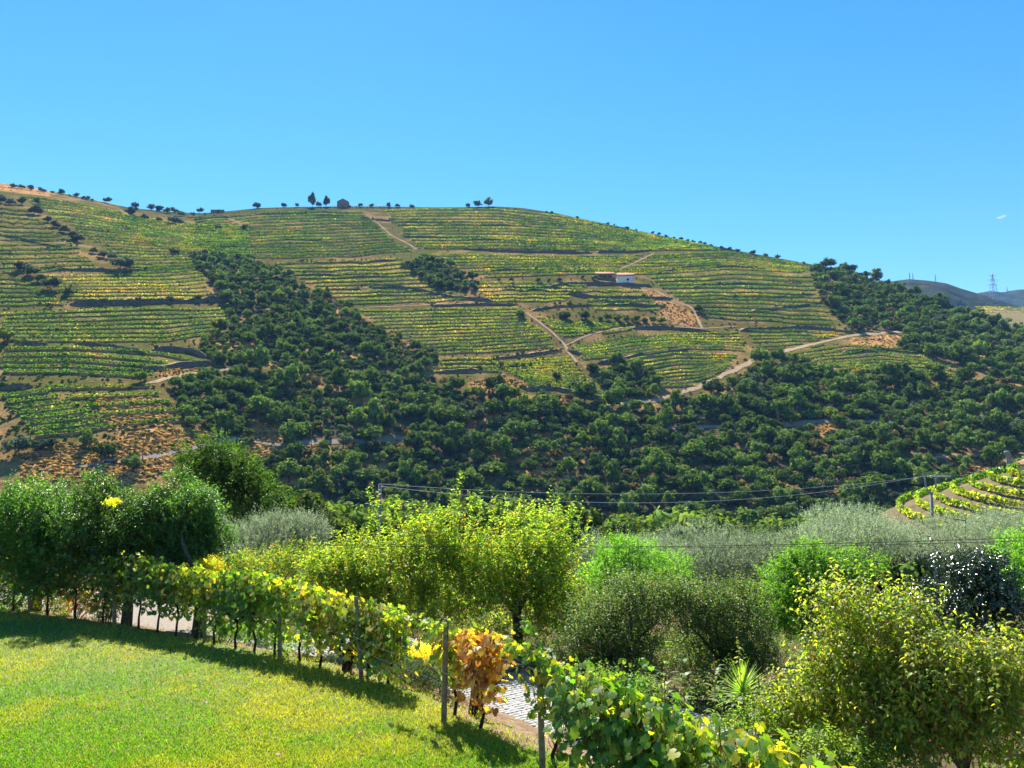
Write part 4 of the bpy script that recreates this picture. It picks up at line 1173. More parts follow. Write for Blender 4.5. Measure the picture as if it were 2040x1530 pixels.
gf = np.stack([i[:-1, :-1], i[1:, :-1], i[1:, 1:], i[:-1, 1:]], -1).reshape(-1, 4)
tag(add('ground', mesh_np('ground', np.stack([GX, GY, GZ], -1).reshape(-1, 3), gf, None, [M['ground']], True)), kind='structure')
b = MB(); b.add([[-9000, -3000, -70], [9000, -3000, -70], [9000, 12000, -70], [-9000, 12000, -70]], f4=[[0, 1, 2, 3]])
tag(add('valley_floor', b.mesh('valley_floor', [M['ground']])), kind='structure')

sp_ = scrub_points()
zz_ = zground(np.array([q[0] for q in sp_]), np.array([q[1] for q in sp_]))
wood_mass('valley_scrub', [(q[0], q[1], z_, q[2], q[3]) for q, z_ in zip(sp_, zz_)], 'scrub and dried bushes on the near side of the valley')
def ribbon(n0, n1, z0, z1, k=6, i0=0, i1=400, wob=0.0, seed=0):
    c = RC[i0:i1]; nn = RN[i0:i1]
    t = np.linspace(0, 1, k)
    w0 = wob * (fbm(np.arange(len(c)) / 6., np.zeros(len(c)), seed, 3) - .5)
    off = (n0 + w0)[:, None] * (1 - t) + n1 * t
    xy = c[:, None] + nn[:, None] * off[..., None]
    z = np.broadcast_to(z0 + (z1 - z0) * t, off.shape)
    return np.concatenate([xy, z[..., None]], -1)
# lawn: flat sheet up to the strip behind the vines
E = RC + RN * (.75 + .5 * (fbm(np.arange(400) / 7., np.zeros(400), 3, 3) - .5))[:, None]
E = E[10:390]
me = bpy.data.meshes.new('lawn')
bd = [(x, y, 0.0) for x, y in E] + [(8, -20, 0), (-60, -20, 0), (-60, 40, 0)]
me.from_pydata(bd, [], [list(range(len(bd)))])
m, n, l, p, out = nmat('lawn')
tc = n.new('ShaderNodeTexCoord')
n1 = n.new('ShaderNodeTexNoise'); n1.inputs['Scale'].default_value = .45; n1.inputs['Detail'].default_value = 5
n2 = n.new('ShaderNodeTexNoise'); n2.inputs['Scale'].default_value = 60; n2.inputs['Detail'].default_value = 3
l.new(tc.outputs['Object'], n1.inputs['Vector']); l.new(tc.outputs['Object'], n2.inputs['Vector'])
cr = n.new('ShaderNodeValToRGB'); cr.color_ramp.elements[0].position = .35; cr.color_ramp.elements[1].position = .65
cr.color_ramp.elements[0].color = (.09, .16, .015, 1); cr.color_ramp.elements[1].color = (.21, .21, .025, 1)
l.new(n1.outputs['Fac'], cr.inputs['Fac'])
mx = n.new('ShaderNodeMix'); mx.data_type = 'RGBA'; mx.blend_type = 'MULTIPLY'; mx.inputs['Factor'].default_value = .7
l.new(cr.outputs[0], mx.inputs[6]); l.new(n2.outputs['Color'], mx.inputs[7]); l.new(mx.outputs[2], p.inputs['Base Color'])
p.inputs['Roughness'].default_value = .9
me.materials.append(m)
lawn = tag(add('lawn', me), kind='structure')
# grass blades
rs = np.random.RandomState(77)
nb = 420000
bu = rs.rand(nb) * 2300 - 130; bv_ = 1195 + (1640 - 1195) * rs.rand(nb) ** .9
G = onplane(bu, bv_)
nn_ = row_n(G[:, 0], G[:, 1])
ok = (nn_ < .8 + .25 * rs.randn(nb)) & (G[:, 1] < 27)
G = G[ok]; nb = len(G); nn_ = nn_[ok]
pn = fbm(G[:, 0] / 2.2, G[:, 1] / 2.2, 91, 4)[:, None]
pn2 = fbm(G[:, 0] / .35, G[:, 1] / .35, 95, 2)[:, None]
east = np.clip((G[:, 0:1] + 9) / 9., 0, 1)
x_ = np.clip((pn - .5) * 3.4 + .45 * east + .15 + (pn2 - .5) * .8, 0, 1)
gcol = np.array([.12, .24, .018]) * (1 - x_) + np.array([.30, .30, .035]) * x_
gcol = np.where(rs.rand(nb, 1) < .04 + .10 * east + .5 * np.clip(fbm(G[:, 0] / 1.1, G[:, 1] / 1.1, 99, 3)[:, None] - .6, 0, 1), np.array([[.34, .25, .10]]), gcol) * (1 + .2 * rs.randn(nb, 1)).clip(.4, 1.6)
hh = (.028 + .030 * rs.rand(nb))[:, None] * (.8 + .6 * pn)
ph = rs.rand(nb) * 6.283
wv_ = np.stack([np.cos(ph), np.sin(ph), np.zeros(nb)], 1) * (.006 + .004 * rs.rand(nb))[:, None]
ln = np.stack([rs.randn(nb) * .55, rs.randn(nb) * .55, np.ones(nb)], 1) * hh
V = np.stack([G - wv_, G + wv_, G + ln], 1).reshape(-1, 3)
go_ = add('grass', mesh_np('grass', V, np.arange(3 * nb).reshape(-1, 3), np.repeat(gcol, 3, 0), [M['grass']]))
tag(go_, 'short mown yellow green grass of the lawn', 'grass', kind='stuff')
print('blades', nb)
# soil strip, paved lane
sv = ribbon(.55, 2.15, -.02, -.345, 9, 5, 395)
sv[..., 2] += np.where((np.arange(9) > 0)[None], (fbm(sv[..., 0] * 3, sv[..., 1] * 3, 15, 3) - .5) * .12, 0)
sv[:, 0, 2] = -.03
tag(add('soil_strip', mesh_np('soil_strip', sv.reshape(-1, 3), strip_faces(sv.shape[0], 9), None, [M['soil']], True)), kind='structure')
pv_ = ribbon(2.05, 5.2, -.36, -.36, 5, 5, 395)
lane = tag(add('paved_lane', mesh_np('paved_lane', pv_.reshape(-1, 3), strip_faces(pv_.shape[0], 5), None, [M['joint']])), kind='structure')
b = MB()
rs = np.random.RandomState(3)
s_ = np.concatenate([[0], np.cumsum(np.linalg.norm(np.diff(RC, axis=0), axis=1))])
q = 4.0; cv_, cf_ = [], []
while q < s_[-1] - 8:
    j = np.interp(q, s_, np.arange(400)); c0 = np.array([np.interp(j, np.arange(400), RC[:, k]) for k in (0, 1)])
    n0 = np.array([np.interp(j, np.arange(400), RN[:, k]) for k in (0, 1)]); t0 = np.array([n0[1], -n0[0]])
    if pix(np.array([*(c0 + n0 * 3.5), -.3]))[0] < 560: q += .125; continue
    off = 2.1 + .055 * (int(q / .125) % 2)
    while off < 5.1:
        w_ = .10 + .03 * rs.rand()
        c = c0 + n0 * (off + w_ / 2); z = -.352 + .012 * rs.rand()
        hx = w_ / 2 - .005; hy = .056 + .004 * rs.randn()
        co = [c + n0 * sx * hx * k_ + t0 * sy * hy * k_ for k_ in (1, .82) for sx, sy in ((-1, -1), (1, -1), (1, 1), (-1, 1))]
        v = [[*co[i_], z - (.02 if i_ < 4 else -.012)] for i_ in range(8)]
        b.add(v, f4=[[4, 5, 6, 7], [0, 1, 5, 4], [1, 2, 6, 5], [2, 3, 7, 6], [3, 0, 4, 7]])
        off += w_
    q += .125
cb = add('cobbles', b.mesh('cobbles', [M['cobble']]), lane); tag(cb, kind='stuff')

# ------------------------------------------------------------------ knoll with curved vine rows, right
KC = np.array([81.0, 111.0])
def zknoll(X, Y):
    r = np.hypot(X - KC[0], (Y - KC[1]) * .92)
    return np.interp(r, [0, 8, 12, 25, 40, 60], [3.9, 3.4, 2.3, -3.2, -12.5, -28]) + .11 * np.clip(Y - KC[1], -25, 25)
r_ = np.linspace(0, 55, 45); th = np.linspace(0, 2 * math.pi, 73)
KX = KC[0] + r_[:, None] * np.cos(th); KY = KC[1] + r_[:, None] * np.sin(th) / .92
KZ = zknoll(KX, KY) + (fbm(KX / 3, KY / 3, 5, 3) - .5) * .3
kcol = np.array([.15, .12, .07]) * (.7 + .6 * fbm(KX / 1.5, KY / 1.5, 6, 3))[..., None]
tag(add('knoll', mesh_np('knoll', np.stack([KX, KY, KZ], -1).reshape(-1, 3), strip_faces(45, 73), kcol.reshape(-1, 3), [M['terrace']], True)), kind='structure')
for i, r in enumerate((25.0, 22.6, 20.2, 17.8, 15.4, 13.0, 10.6)):
    a = np.linspace(math.radians(118), math.radians(285), 60)
    P = np.stack([KC[0] + r * np.cos(a), KC[1] + r * np.sin(a) / .92, np.zeros(60)], 1)
    P = resample(P, .55); P[:, 2] = zknoll(P[:, 0], P[:, 1])
    rs2 = np.random.RandomState(300 + i)
    V, Fc, C = vine_strip(P, 1.0, (4, 6, 3, .2, .5) if i < 5 else (4, 3, 1, .2, 1), rs2, 14, .17)
    o = add('vine_row', mesh_np('vine_row', V, Fc, C, [M['leaf_vine']]))
    tag(o, ['lowest', 'second', 'third', 'fourth', 'fifth', 'sixth', 'topmost'][i] + ' curved yellow vine row on the knoll at the right edge', 'vine row', 'curved vine rows on the knoll')
a = np.linspace(math.radians(215), math.radians(300), 30)
pr = np.stack([np.stack([KC[0] + rr * np.cos(a), KC[1] + rr * np.sin(a) / .92, zknoll(KC[0] + rr * np.cos(a), KC[1] + rr * np.sin(a) / .92) + .22], 1) for rr in (11.0, 10.2)], 1)
# the chapel-like building whose roof corner shows at the right edge
Pb = at(np.array([2014.]), np.array([921.]), np.array([126.]))[0]
root = empty('estate_building', (Pb[0], Pb[1], 0)); root.rotation_euler = (0, 0, -math.atan2(Pb[0], Pb[1]))
zr = Pb[2]
b = MB(); b.add([[.4, 0, -2], [14, 0, -2], [14, 9, -2], [.4, 9, -2], [.4, 0, zr - .5], [14, 0, zr - .5], [14, 9, zr - .5], [.4, 9, zr - .5]], f4=[[0, 1, 5, 4], [1, 2, 6, 5], [2, 3, 7, 6], [3, 0, 4, 7]]); add('wall', b.mesh('wall', [M['whitewash']]), root)
b = MB(); b.add([[-.3, -.6, zr - .55], [15, -.6, zr - .55], [15, 9.6, zr - .55], [-.3, 9.6, zr - .55], [4, 4.5, zr + 1.4], [15, 4.5, zr + 1.4], [-.3, -.6, zr - .3], [15, -.6, zr - .3], [15, 9.6, zr - .3], [-.3, 9.6, zr - .3]],
                f4=[[0, 3, 2, 1], [0, 1, 7, 6], [1, 2, 8, 7], [2, 3, 9, 8], [3, 0, 6, 9], [6, 7, 5, 4], [8, 9, 4, 5]], f3=[[9, 6, 4]]); add('roof', b.mesh('roof', [M['rooftile']]), root)
b = MB()
tt = np.linspace(0, 1, 26)
curl = [(-.25 - .15 * s, -.45, zr - 1.0 + 2.2 * s) for s in np.linspace(0, 1, 8)]
for s in np.linspace(0, 1, 16)[1:]:
    ang = math.pi * 1.55 * s; rr = .42 * (1 - .45 * s)
    curl.append((-.4 - .0 + .42 - math.cos(ang) * rr - .42 + .42 * 1 - .42, -.45, zr + 1.2 + math.sin(ang) * rr))
b.tube(curl, np.linspace(.34, .12, len(curl)), 8); add('scroll_finial', b.mesh('scroll_finial', [M['concrete']]), root)
tag(root, 'building corner with orange tiled roof and curled stone finial at the right edge', 'building')

# ------------------------------------------------------------------ power poles and wires in the near valley
PA = at(np.array([757.]), np.array([964.]), np.array([58.]))[0]; PB = at(np.array([1853.]), np.array([944.]), np.array([72.]))[0]
gA = zground(np.array([PA[0]]), np.array([PA[1]]))[0]; gB = zground(np.array([PB[0]]), np.array([PB[1]]))[0]
util_pole((PA[0], PA[1], gA), PA[2] - gA, 'concrete pole rising behind the yellow green fruit tree', .16, 0, 'concrete')
rootB = util_pole((PB[0], PB[1], gB), PB[2] - gB - 1.6, 'pale concrete pole left of the knoll', .2, 0, 'concrete')
h = PB[2] - gB
b = MB(); b.tube([[-.5, 0, h - .1], [-.45, 0, h - 1.1], [-.1, 0, h - 1.7], [0, 0, h - 1.9]], .07, 6); b.tube([[.5, 0, h - .1], [.45, 0, h - 1.1], [.1, 0, h - 1.7], [0, 0, h - 1.9]], .07, 6)
add('fork_bracket', b.mesh('fork_bracket', [M['steel']]), rootB)
b = MB(); b.box([.9, 0, h - .2], [.9, .1, .08]); add('lamp_arm', b.mesh('lamp_arm', [M['stone']]), rootB)
def wire(p, q, sag, r, label, mat='wire'):
    t = np.linspace(0, 1, 40)[:, None]
    P = np.asarray(p) * (1 - t) + np.asarray(q) * t
    P[:, 2] -= (4 * sag * t * (1 - t))[:, 0]
    b_ = MB(); b_.tube(P, r, 5)
    tag(add('power_line', b_.mesh('power_line', [M[mat]])), label, 'power line', 'power lines')
wire(PA - [0, 0, .15], PB - [.5, 0, .15], 1.75, .014, 'lower sagging power line between the two concrete poles')
wire(PA, PB - [-.5, 0, .1], 1.15, .012, 'upper sagging power line between the two concrete poles')
def P1(u, v, d): return at(np.array([float(u)]), np.array([float(v)]), np.array([float(d)]))[0]
wire(P1(600, 1085, 19), P1(2350, 1058, 15.5), .16, .006, 'thin dark wire in front of the bright green trees', 'wire_dark')
wire(P1(1200, 1092, 19), P1(2350, 1066, 15.6), .06, .005, 'second thin dark wire in front of the right trees', 'wire_dark')
wire(P1(1100, 1050, 62), P1(1853, 1040, 72), .2, .02, 'faint dark wire low across the valley wood', 'wire_dark')

# small cloud far off in the right sky
cm, n, l, p, out = nmat('cloud')
n.remove(p)
vp = n.new('ShaderNodeVolumePrincipled'); vp.inputs['Color'].default_value = (1, 1, 1, 1); vp.inputs['Density'].default_value = .02
l.new(vp.outputs[0], out.inputs['Volume'])
Pc = P1(1996, 432, 3600); b = MB(); rs = np.random.RandomState(4)
cl = empty('cloud', Pc)
b = MB(); vv = IV * np.array([26, 12, 9]); vv[:, 2] += vv[:, 0] * .25; b.add(vv, f3=IF); c_ = add('puff', b.mesh('puff', [cm], True), cl)
b = MB(); vv = IV * np.array([18, 10, 7]) + np.array([-12, 0, -5]); b.add(vv, f3=IF); add('puff', b.mesh('puff', [cm], True), cl)
tag(cl, 'single tiny white cloud in the clear blue sky at the right', 'cloud')
# ------------------------------------------------------------------ foreground: leaves, trees, vines
def leaf_cloud(blobs, rs, ntw, nl, tl, L, W, cols, wts, up=.3, ang=.9, hang=.15, shell=.45, mode='quad', twj=.5, colj=.2, coltw=.6, fold=.25, droop=.25, ptsdirs=None):
    """twigs grown through a crown volume, leaves set along them; returns leaf frames"""
    if ptsdirs is None:
        p, o = in_blobs(blobs, ntw, rs, shell)
        t = norm(o * (1 - up) + np.array([0, 0, up]) + twj * rdir(ntw, rs) * .6)
    else:
        p, t = ptsdirs; ntw = len(p)
    l_ = tl * (.5 + .6 * rs.rand(ntw) + 1.3 * rs.rand(ntw) ** 7)
    i = np.repeat(np.arange(ntw), nl); j = np.tile(np.arange(nl), ntw)
    f = (j + .3 + .5 * rs.rand(len(i))) / nl
    T = t[i]
    a = norm(np.cross(T, rdir(ntw, rs)[i])); b = np.cross(T, a)
    phi = j * 2.4 + rs.rand(len(i)) * .8
    rad = a * np.cos(phi)[:, None] + b * np.sin(phi)[:, None]
    A = norm(T * math.cos(ang) + rad * math.sin(ang) + np.array([0, 0, -hang]) + .25 * rdir(len(i), rs))
    N = norm(T * .5 + np.array([0, 0, .6]) + .7 * rdir(len(i), rs))
    P = p[i] + T * (l_[i] * f)[:, None]
    LL = L * (.6 + .6 * rs.rand(len(i))) * (1.05 - .3 * f)
    cols = np.asarray(cols, float); w = np.asarray(wts, float) / np.sum(wts)
    tc_ = cols[rs.choice(len(cols), ntw, p=w)][i]; lc = cols[rs.choice(len(cols), len(i), p=w)]
    C = np.where(rs.rand(len(i), 1) < coltw, tc_, lc) * (1 + colj * rs.randn(len(i), 1)).clip(.4, 1.8)
    return dict(P=P, A=A, N=N, L=LL, W=LL * W / L, C=C, mode=mode, fold=fold, droop=droop, tw=(p, t, l_))

def cloud_mesh(name, clouds, base, mat, sel=None):
    b = MB()
    for c in clouds:
        s = slice(None) if sel is None else sel
        v, f, cc = leaf_geo(c['P'][s] - base, c['A'][s], c['N'][s], c['L'][s], c['W'][s], c['C'][s], c['mode'], c['fold'], c['droop'])
        b.add(v, f3=f, c=cc)
    return b.mesh(name, [mat])

def twig_mesh(name, clouds, base, mat, r=.004, every=1):
    b = MB()
    for c in clouds:
        p, t, l_ = (x[::every] for x in c['tw'])
        p = p - base
        s = norm(np.cross(t, [0.3, -1, .1])) * r
        v = np.stack([p - s - t * .1, p + s - t * .1, p + t * l_[:, None]], 1)
        b.add(v.reshape(-1, 3), f3=np.arange(3 * len(p)).reshape(-1, 3))
    return b.mesh(name, [mat])

def limbs(base, fork_z, targets, r0, rs, n=7):
    """trunk and limbs; local coordinates"""
    b = MB()
    fk = np.array([rs.randn() * .06, rs.randn() * .06, fork_z])
    b.tube([[0, 0, -.25], [fk[0] * .4 + .03, fk[1] * .3, fork_z * .5], fk], [r0 * 1.25, r0, r0 * .85], 9, cap=False)
    for tg in targets:
        tg = np.asarray(tg, float) - base
        mid = (fk + tg) / 2 + np.array([*(rs.randn(2) * .1), .12])
        b.tube([fk - [0, 0, .1], fk * .6 + mid * .4 + rs.randn(3) * .03, mid, tg], [r0 * .7, r0 * .5, r0 * .34, r0 * .1], n)
        for _ in range(3):
            e = mid + (tg - mid) * rs.rand() ; d = e + rdir(1, rs)[0] * np.array([.5, .5, .3]) * np.linalg.norm(tg - mid) * .8 + [0, 0, .15]
            b.tube([e, (e + d) / 2 + rs.randn(3) * .04, d], [r0 * .22, r0 * .14, r0 * .05], 5)
    return b

def blob(u, v, d, ru, rv, ry=None):
    c = P1(u, v, d); k = d / FPX
    return [*c, ru * k, (ry if ry else ru * k), rv * k]

def plant(name, label, cat, base, clouds, mat, trunk=None, group=None, barkm='bark', twigs=None, leafname='crown', every=3, extra=None):
    base = np.asarray(base, float)
    root = empty(name, base)
    if trunk is not None: add('trunk', trunk.mesh('trunk', [M[barkm]], True), root)
    add(leafname, cloud_mesh(leafname, clouds, base, M[mat]), root)
    if twigs: add('twigs', twig_mesh('twigs', clouds, base, M[barkm if twigs is True else twigs], .006, every), root)
    return tag(root, label, cat, group)

def gz(x, y): return float(zground(np.array([x]), np.array([y]))[0])
def lobes(bl, n, rs, rmin=.3, rmax=.5): return clump(bl[:3], bl[3:], n, rs, rmin, rmax)

# ---- palettes (real leaf colours)
CITRUS = [(.035, .085, .016), (.055, .12, .022), (.075, .15, .03), (.03, .065, .015)]
PEAR = [(.075, .13, .02), (.11, .165, .022), (.16, .18, .025), (.22, .18, .03), (.15, .09, .03)]
OLIVE = [(.13, .165, .115), (.17, .20, .15), (.085, .115, .07), (.21, .23, .18)]
LIME = [(.06, .135, .02), (.08, .165, .025), (.045, .10, .016)]
POMEG = [(.045, .09, .02), (.07, .12, .025), (.095, .135, .032), (.13, .10, .05), (.035, .065, .018)]
PERSI = [(.12, .165, .022), (.16, .19, .024), (.22, .21, .027), (.075, .12, .022), (.16, .09, .035)]
CONI = [(.028, .062, .018), (.045, .09, .022), (.02, .045, .015)]
CAMEL = [(.03, .06, .02), (.045, .08, .028), (.06, .09, .04)]

# ---- three orange trees on the left
for k, (u, v, ru, rv, d, tb, lean, lb, seed) in enumerate([
        (45, 1070, 130, 108, 25.0, (72, 1216), (.55, .5), 'leftmost dark green orange tree behind the vines', 1),
        (225, 1064, 120, 108, 25.0, (251, 1245), (0, .8), 'middle orange tree with a thick upright trunk and a yellow sprig', 2),
        (362, 1068, 92, 102, 24.5, (392, 1264), (-.5, .9), 'orange tree nearest the grey olive, with a leaning trunk', 3)]):
    rs = np.random.RandomState(200 + seed)
    bl = lobes(blob(u, v, d, ru, rv, 1.75), 15, rs, .25, .45) + lobes(blob(u + 60 - 20 * k, v + 75, d - .6, 85, 50, 1.0), 5, rs, .3, .5) + lobes(blob(u + 85 - 60 * (k == 2), v - 25, d, 60, 75, 1.2), 5, rs, .3, .5)
    base = onplane(np.array([float(tb[0])]), np.array([float(tb[1])]), -.1)[0]; base[2] = -.15
    c1 = leaf_cloud(bl, rs, 3600, 8, .36, .12, .056, CITRUS, [3, 4, 3, 2], up=.45, ang=.95, hang=.05, shell=.5)
    cc = P1(u, v, d)
    tg = [cc + np.array([x, y, z]) for x, y, z in ((-1.1, .2, -.1), (1.0, .3, 0), (0, -.3, .9), (.2, .8, .3), (-.5, -.8, -.3))]
    tr = limbs(base, 1.15, tg, .14, rs)
    root = plant('orange_tree', lb, 'tree', base, [c1], 'leaf_glossy', tr, 'orange trees on the left', twigs='cane')
    if k == 1:
        rs = np.random.RandomState(9)
        yb = [blob(225, 1003, d - 1.7, 15, 3.5, .1)]
        cy = leaf_cloud(yb, rs, 40, 6, .14, .09, .035, [(.34, .30, .02), (.30, .33, .03)], [1, 1], up=.6)
        o = add('yellow_sprig', cloud_mesh('yellow_sprig', [cy], base, M['leaf']), root); o['label'] = 'bright yellow sprig of leaves'

# ---- olives
for k, (u, v, ru, rv, d, lb, nt) in enumerate([
        (540, 1085, 112, 84, 34, 'grey green olive tree between the orange trees and the yellow green tree', 3000),
        (1330, 1120, 130, 62, 38, 'grey olive tree behind the left bright green tree', 2400),
        (1485, 1118, 120, 60, 39, 'grey olive tree between the two bright green trees', 2400),
        (1700, 1075, 150, 62, 42, 'wide grey olive tree behind the right bright green tree', 3000),
        (1910, 1072, 170, 64, 43, 'large grey olive tree in front of the knoll', 3400),
        (1190, 1130, 60, 55, 37, 'small grey olive glimpsed right of the yellow green tree', 1000),
        (2090, 1075, 90, 60, 41, 'grey olive tree cut by the right edge', 1200)]):
    rs = np.random.RandomState(230 + k)
    bl = lobes(blob(u, v, d, ru, rv), 14, rs, .25, .42)
    cc = P1(u, v, d)
    base = np.array([cc[0], cc[1], gz(cc[0], cc[1])])
    c1 = leaf_cloud(bl, rs, int(nt * 1.45), 10, .46, .105, .03, OLIVE, [4, 4, 2, 2], up=.5, ang=.55, hang=.0, shell=.55, twj=.7)
    tr = limbs(base, max(.8, (cc[2] - base[2]) * .45), [cc + np.array([x, y, z]) * ru / 110. for x, y, z in ((-1.2, 0, .2), (1.1, .2, .3), (0, -.5, .7), (.1, .8, .5))], .2, rs)
    plant('olive_tree', lb, 'olive tree', base, [c1], 'leaf_olive', tr, 'foreground olive trees', twigs=True)

# ---- dark conifer
rs = np.random.RandomState(260)
d = 47.
bl = []
for (u, v, ru, rv) in ((430, 885, 22, 16), (418, 905, 36, 18), (445, 912, 44, 20), (415, 930, 48, 22), (460, 940, 52, 24), (430, 958, 60, 26), (480, 968, 52, 26), (505, 985, 46, 26), (400, 965, 40, 30), (450, 995, 70, 30), (535, 1000, 34, 22), (380, 905, 18, 12), (490, 940, 24, 10), (395, 1000, 40, 30)):
    bl.append(blob(u, v, d, ru, rv))
cc = P1(445, 950, d); base = np.array([cc[0], cc[1], gz(cc[0], cc[1])])
c1 = leaf_cloud(bl, rs, 1900, 9, .7, .26, .075, CONI, [3, 3, 2], up=.12, ang=.5, hang=.12, shell=.6, twj=.7)
tr = limbs(base, 3.0, [P1(430, 890, d), P1(480, 960, d), P1(400, 950, d), P1(450, 930, d + 1)], .22, rs)
plant('conifer', 'dark spreading conifer behind the orange trees', 'conifer', base, [c1], 'leaf', tr)

# ---- yellow green fruit trees in the middle
SH1 = [(735, 1060, 965), (752, 1050, 985), (775, 1060, 995), (790, 1040, 985), (700, 1100, 1035), (820, 1050, 1005), (845, 1050, 990), (870, 1040, 1000), (665, 1130, 1085), (905, 1010, 937), (896, 1030, 965)]
SH2 = [(915, 1030, 985), (940, 1040, 975), (960, 1040, 970), (985, 1040, 990), (1010, 1040, 985), (1035, 1050, 985), (1065, 1050, 990), (1090, 1050, 985), (1110, 1050, 988), (1130, 1060, 1000), (1150, 1070, 1010), (1165, 1080, 1022), (1172, 1100, 1065)]
for k, (bls, shoots, lb, seed, cu, cv) in enumerate([
        ([(790, 1130, 150, 100), (700, 1170, 90, 60), (780, 1215, 160, 85), (900, 1180, 100, 110), (850, 1080, 80, 60), (640, 1130, 55, 45)], SH1, 'yellow green fruit tree with tall upright shoots, left of the two', 1, 790, 1150),
        ([(1020, 1120, 130, 95), (1110, 1110, 75, 70), (1000, 1215, 160, 95), (1115, 1220, 100, 105), (940, 1090, 80, 70)], SH2, 'yellow green fruit tree with tall upright shoots, right of the two', 2, 1030, 1150)]):
    rs = np.random.RandomState(270 + seed)
    d = 21.6
    bl = []
    for q in bls: bl += lobes(blob(q[0], q[1], d, q[2], q[3], 1.5 if q[2] > 100 else 1.0), 4, rs, .3, .5)
    cc = P1(cu, cv, d)
    base = np.array([cc[0], cc[1], gz(cc[0], cc[1])])
    c1 = leaf_cloud(bl, rs, 3300, 8, .38, .115, .05, PEAR, [4, 4, 2.2, 1.1, .5], up=.55, ang=.9, hang=.15, shell=.4, coltw=.45)
    sp = []; sd = []
    for (u, v0, v1) in shoots:
        for rep in range(3):
            a0 = P1(u + rs.randn() * 4, v0, d + rs.randn() * .4); a1 = P1(u + rs.randn() * 5 + (u - cu) * .05, v1 + abs(rs.randn()) * 10 * rep, d + rs.randn() * .4)
            L_ = np.linalg.norm(a1 - a0); nseg = max(2, int(L_ / .28))
            for s in range(nseg):
                sp.append(a0 + (a1 - a0) * s / nseg); sd.append((a1 - a0) / L_)
    c2 = leaf_cloud(None, rs, 0, 7, .30, .11, .048, PEAR, [4, 5, 2, .3, .1], ang=.85, hang=.1, ptsdirs=(np.array(sp), np.array(sd)))
    tr = limbs(base, 1.1, [cc + np.array(q) for q in ((-1.5, 0, .2), (1.4, .2, .3), (0, -.7, .6), (.2, .8, .9), (-.6, .3, 1.1))], .13, rs)
    plant('fruit_tree', lb, 'tree', base, [c1, c2], 'leaf', tr, 'yellow green fruit trees', twigs='cane', every=2)

# ---- bright green trees
for k, (bls, d, lb, nt) in enumerate([
        ([(1270, 1130, 100, 50), (1225, 1150, 60, 50), (1330, 1150, 60, 45), (1240, 1105, 50, 28)], 26, 'bright lime green tree, left of the two round ones', 1100),
        ([(1630, 1150, 100, 62), (1570, 1190, 75, 70), (1680, 1160, 60, 60), (1610, 1230, 80, 55), (1590, 1120, 50, 32)], 22, 'bright lime green tree, the larger one right of centre', 1700),
        ([(2060, 1130, 70, 70), (2020, 1160, 45, 40)], 21, 'bright lime green tree cut by the right edge', 500)]):
    rs = np.random.RandomState(290 + k)
    bl = []
    for q in bls: bl += lobes(blob(q[0], q[1], d, q[2], q[3]), 5, rs, .3, .45)
    cc = P1(bls[0][0], bls[0][1] + 20, d); base = np.array([cc[0], cc[1], gz(cc[0], cc[1])])
    c1 = leaf_cloud(bl, rs, int(nt * 1.5), 14, .34, .09, .034, LIME, [4, 4, 2], up=.1, ang=.75, hang=.35, shell=.7, twj=.5, colj=.15)
    tr = limbs(base, .9, [cc + np.array(q) for q in ((-1., 0, .2), (1., .2, .2), (0, -.5, .5))], .13, rs)
    plant('lime_green_tree', lb, 'tree', base, [c1], 'leaf', tr, 'bright green trees')

# ---- dark small-leaved bushes in the middle right
for k, (bls, d, lb, nt) in enumerate([
        ([(1250, 1255, 125, 110), (1195, 1285, 80, 90), (1300, 1205, 90, 65), (1270, 1335, 120, 60)], 18.2, 'dense dark small leaved tree beside the yellow green fruit trees', 2600),
        ([(1430, 1255, 120, 110), (1490, 1295, 75, 85), (1390, 1205, 90, 65), (1430, 1330, 125, 60)], 18.6, 'dense dark small leaved tree behind the spiky yucca', 2500)]):
    rs = np.random.RandomState(300 + k)
    bl = []
    for q in bls: bl += lobes(blob(q[0], q[1], d, q[2], q[3], 1.1), 5, rs, .3, .5)
    cc = P1(bls[0][0], bls[0][1], d); base = np.array([cc[0], cc[1], gz(cc[0], cc[1])])
    c1 = leaf_cloud(bl, rs, int(nt * 1.5), 8, .38, .072, .033, POMEG, [4, 4, 3, 1.5, 2], up=.75, ang=.9, shell=.45)
    tr = limbs(base, .5, [cc + np.array(q) for q in ((-.8, 0, .2), (.8, .2, .2), (0, -.4, .6))], .08, rs)
    plant('dark_tree', lb, 'tree', base, [c1], 'leaf_glossy', tr, 'dense dark trees', twigs=True, every=3)

# ---- glossy tree with white glints
rs = np.random.RandomState(310)
bl = []
for q in ((1935, 1190, 95, 75), (1870, 1210, 60, 60), (1990, 1230, 60, 70), (1930, 1140, 60, 35)): bl += lobes(blob(*q[:2], 15.2, *q[2:], 1.0), 6, rs, .3, .5)
cc = P1(1930, 1200, 15.2); base = np.array([cc[0], cc[1], gz(cc[0], cc[1])])
c1 = leaf_cloud(bl, rs, 2200, 8, .22, .082, .04, CAMEL, [3, 3, 2], up=.35, ang=1.0, hang=.0, shell=.55)
plant('glossy_tree', 'tree with dark glossy leaves glinting white at the right', 'tree', base, [c1], 'leaf_white', limbs(base, .9, [cc + np.array(q) for q in ((-.6, 0, .2), (.6, .2, .2), (0, -.3, .5))], .08, rs))

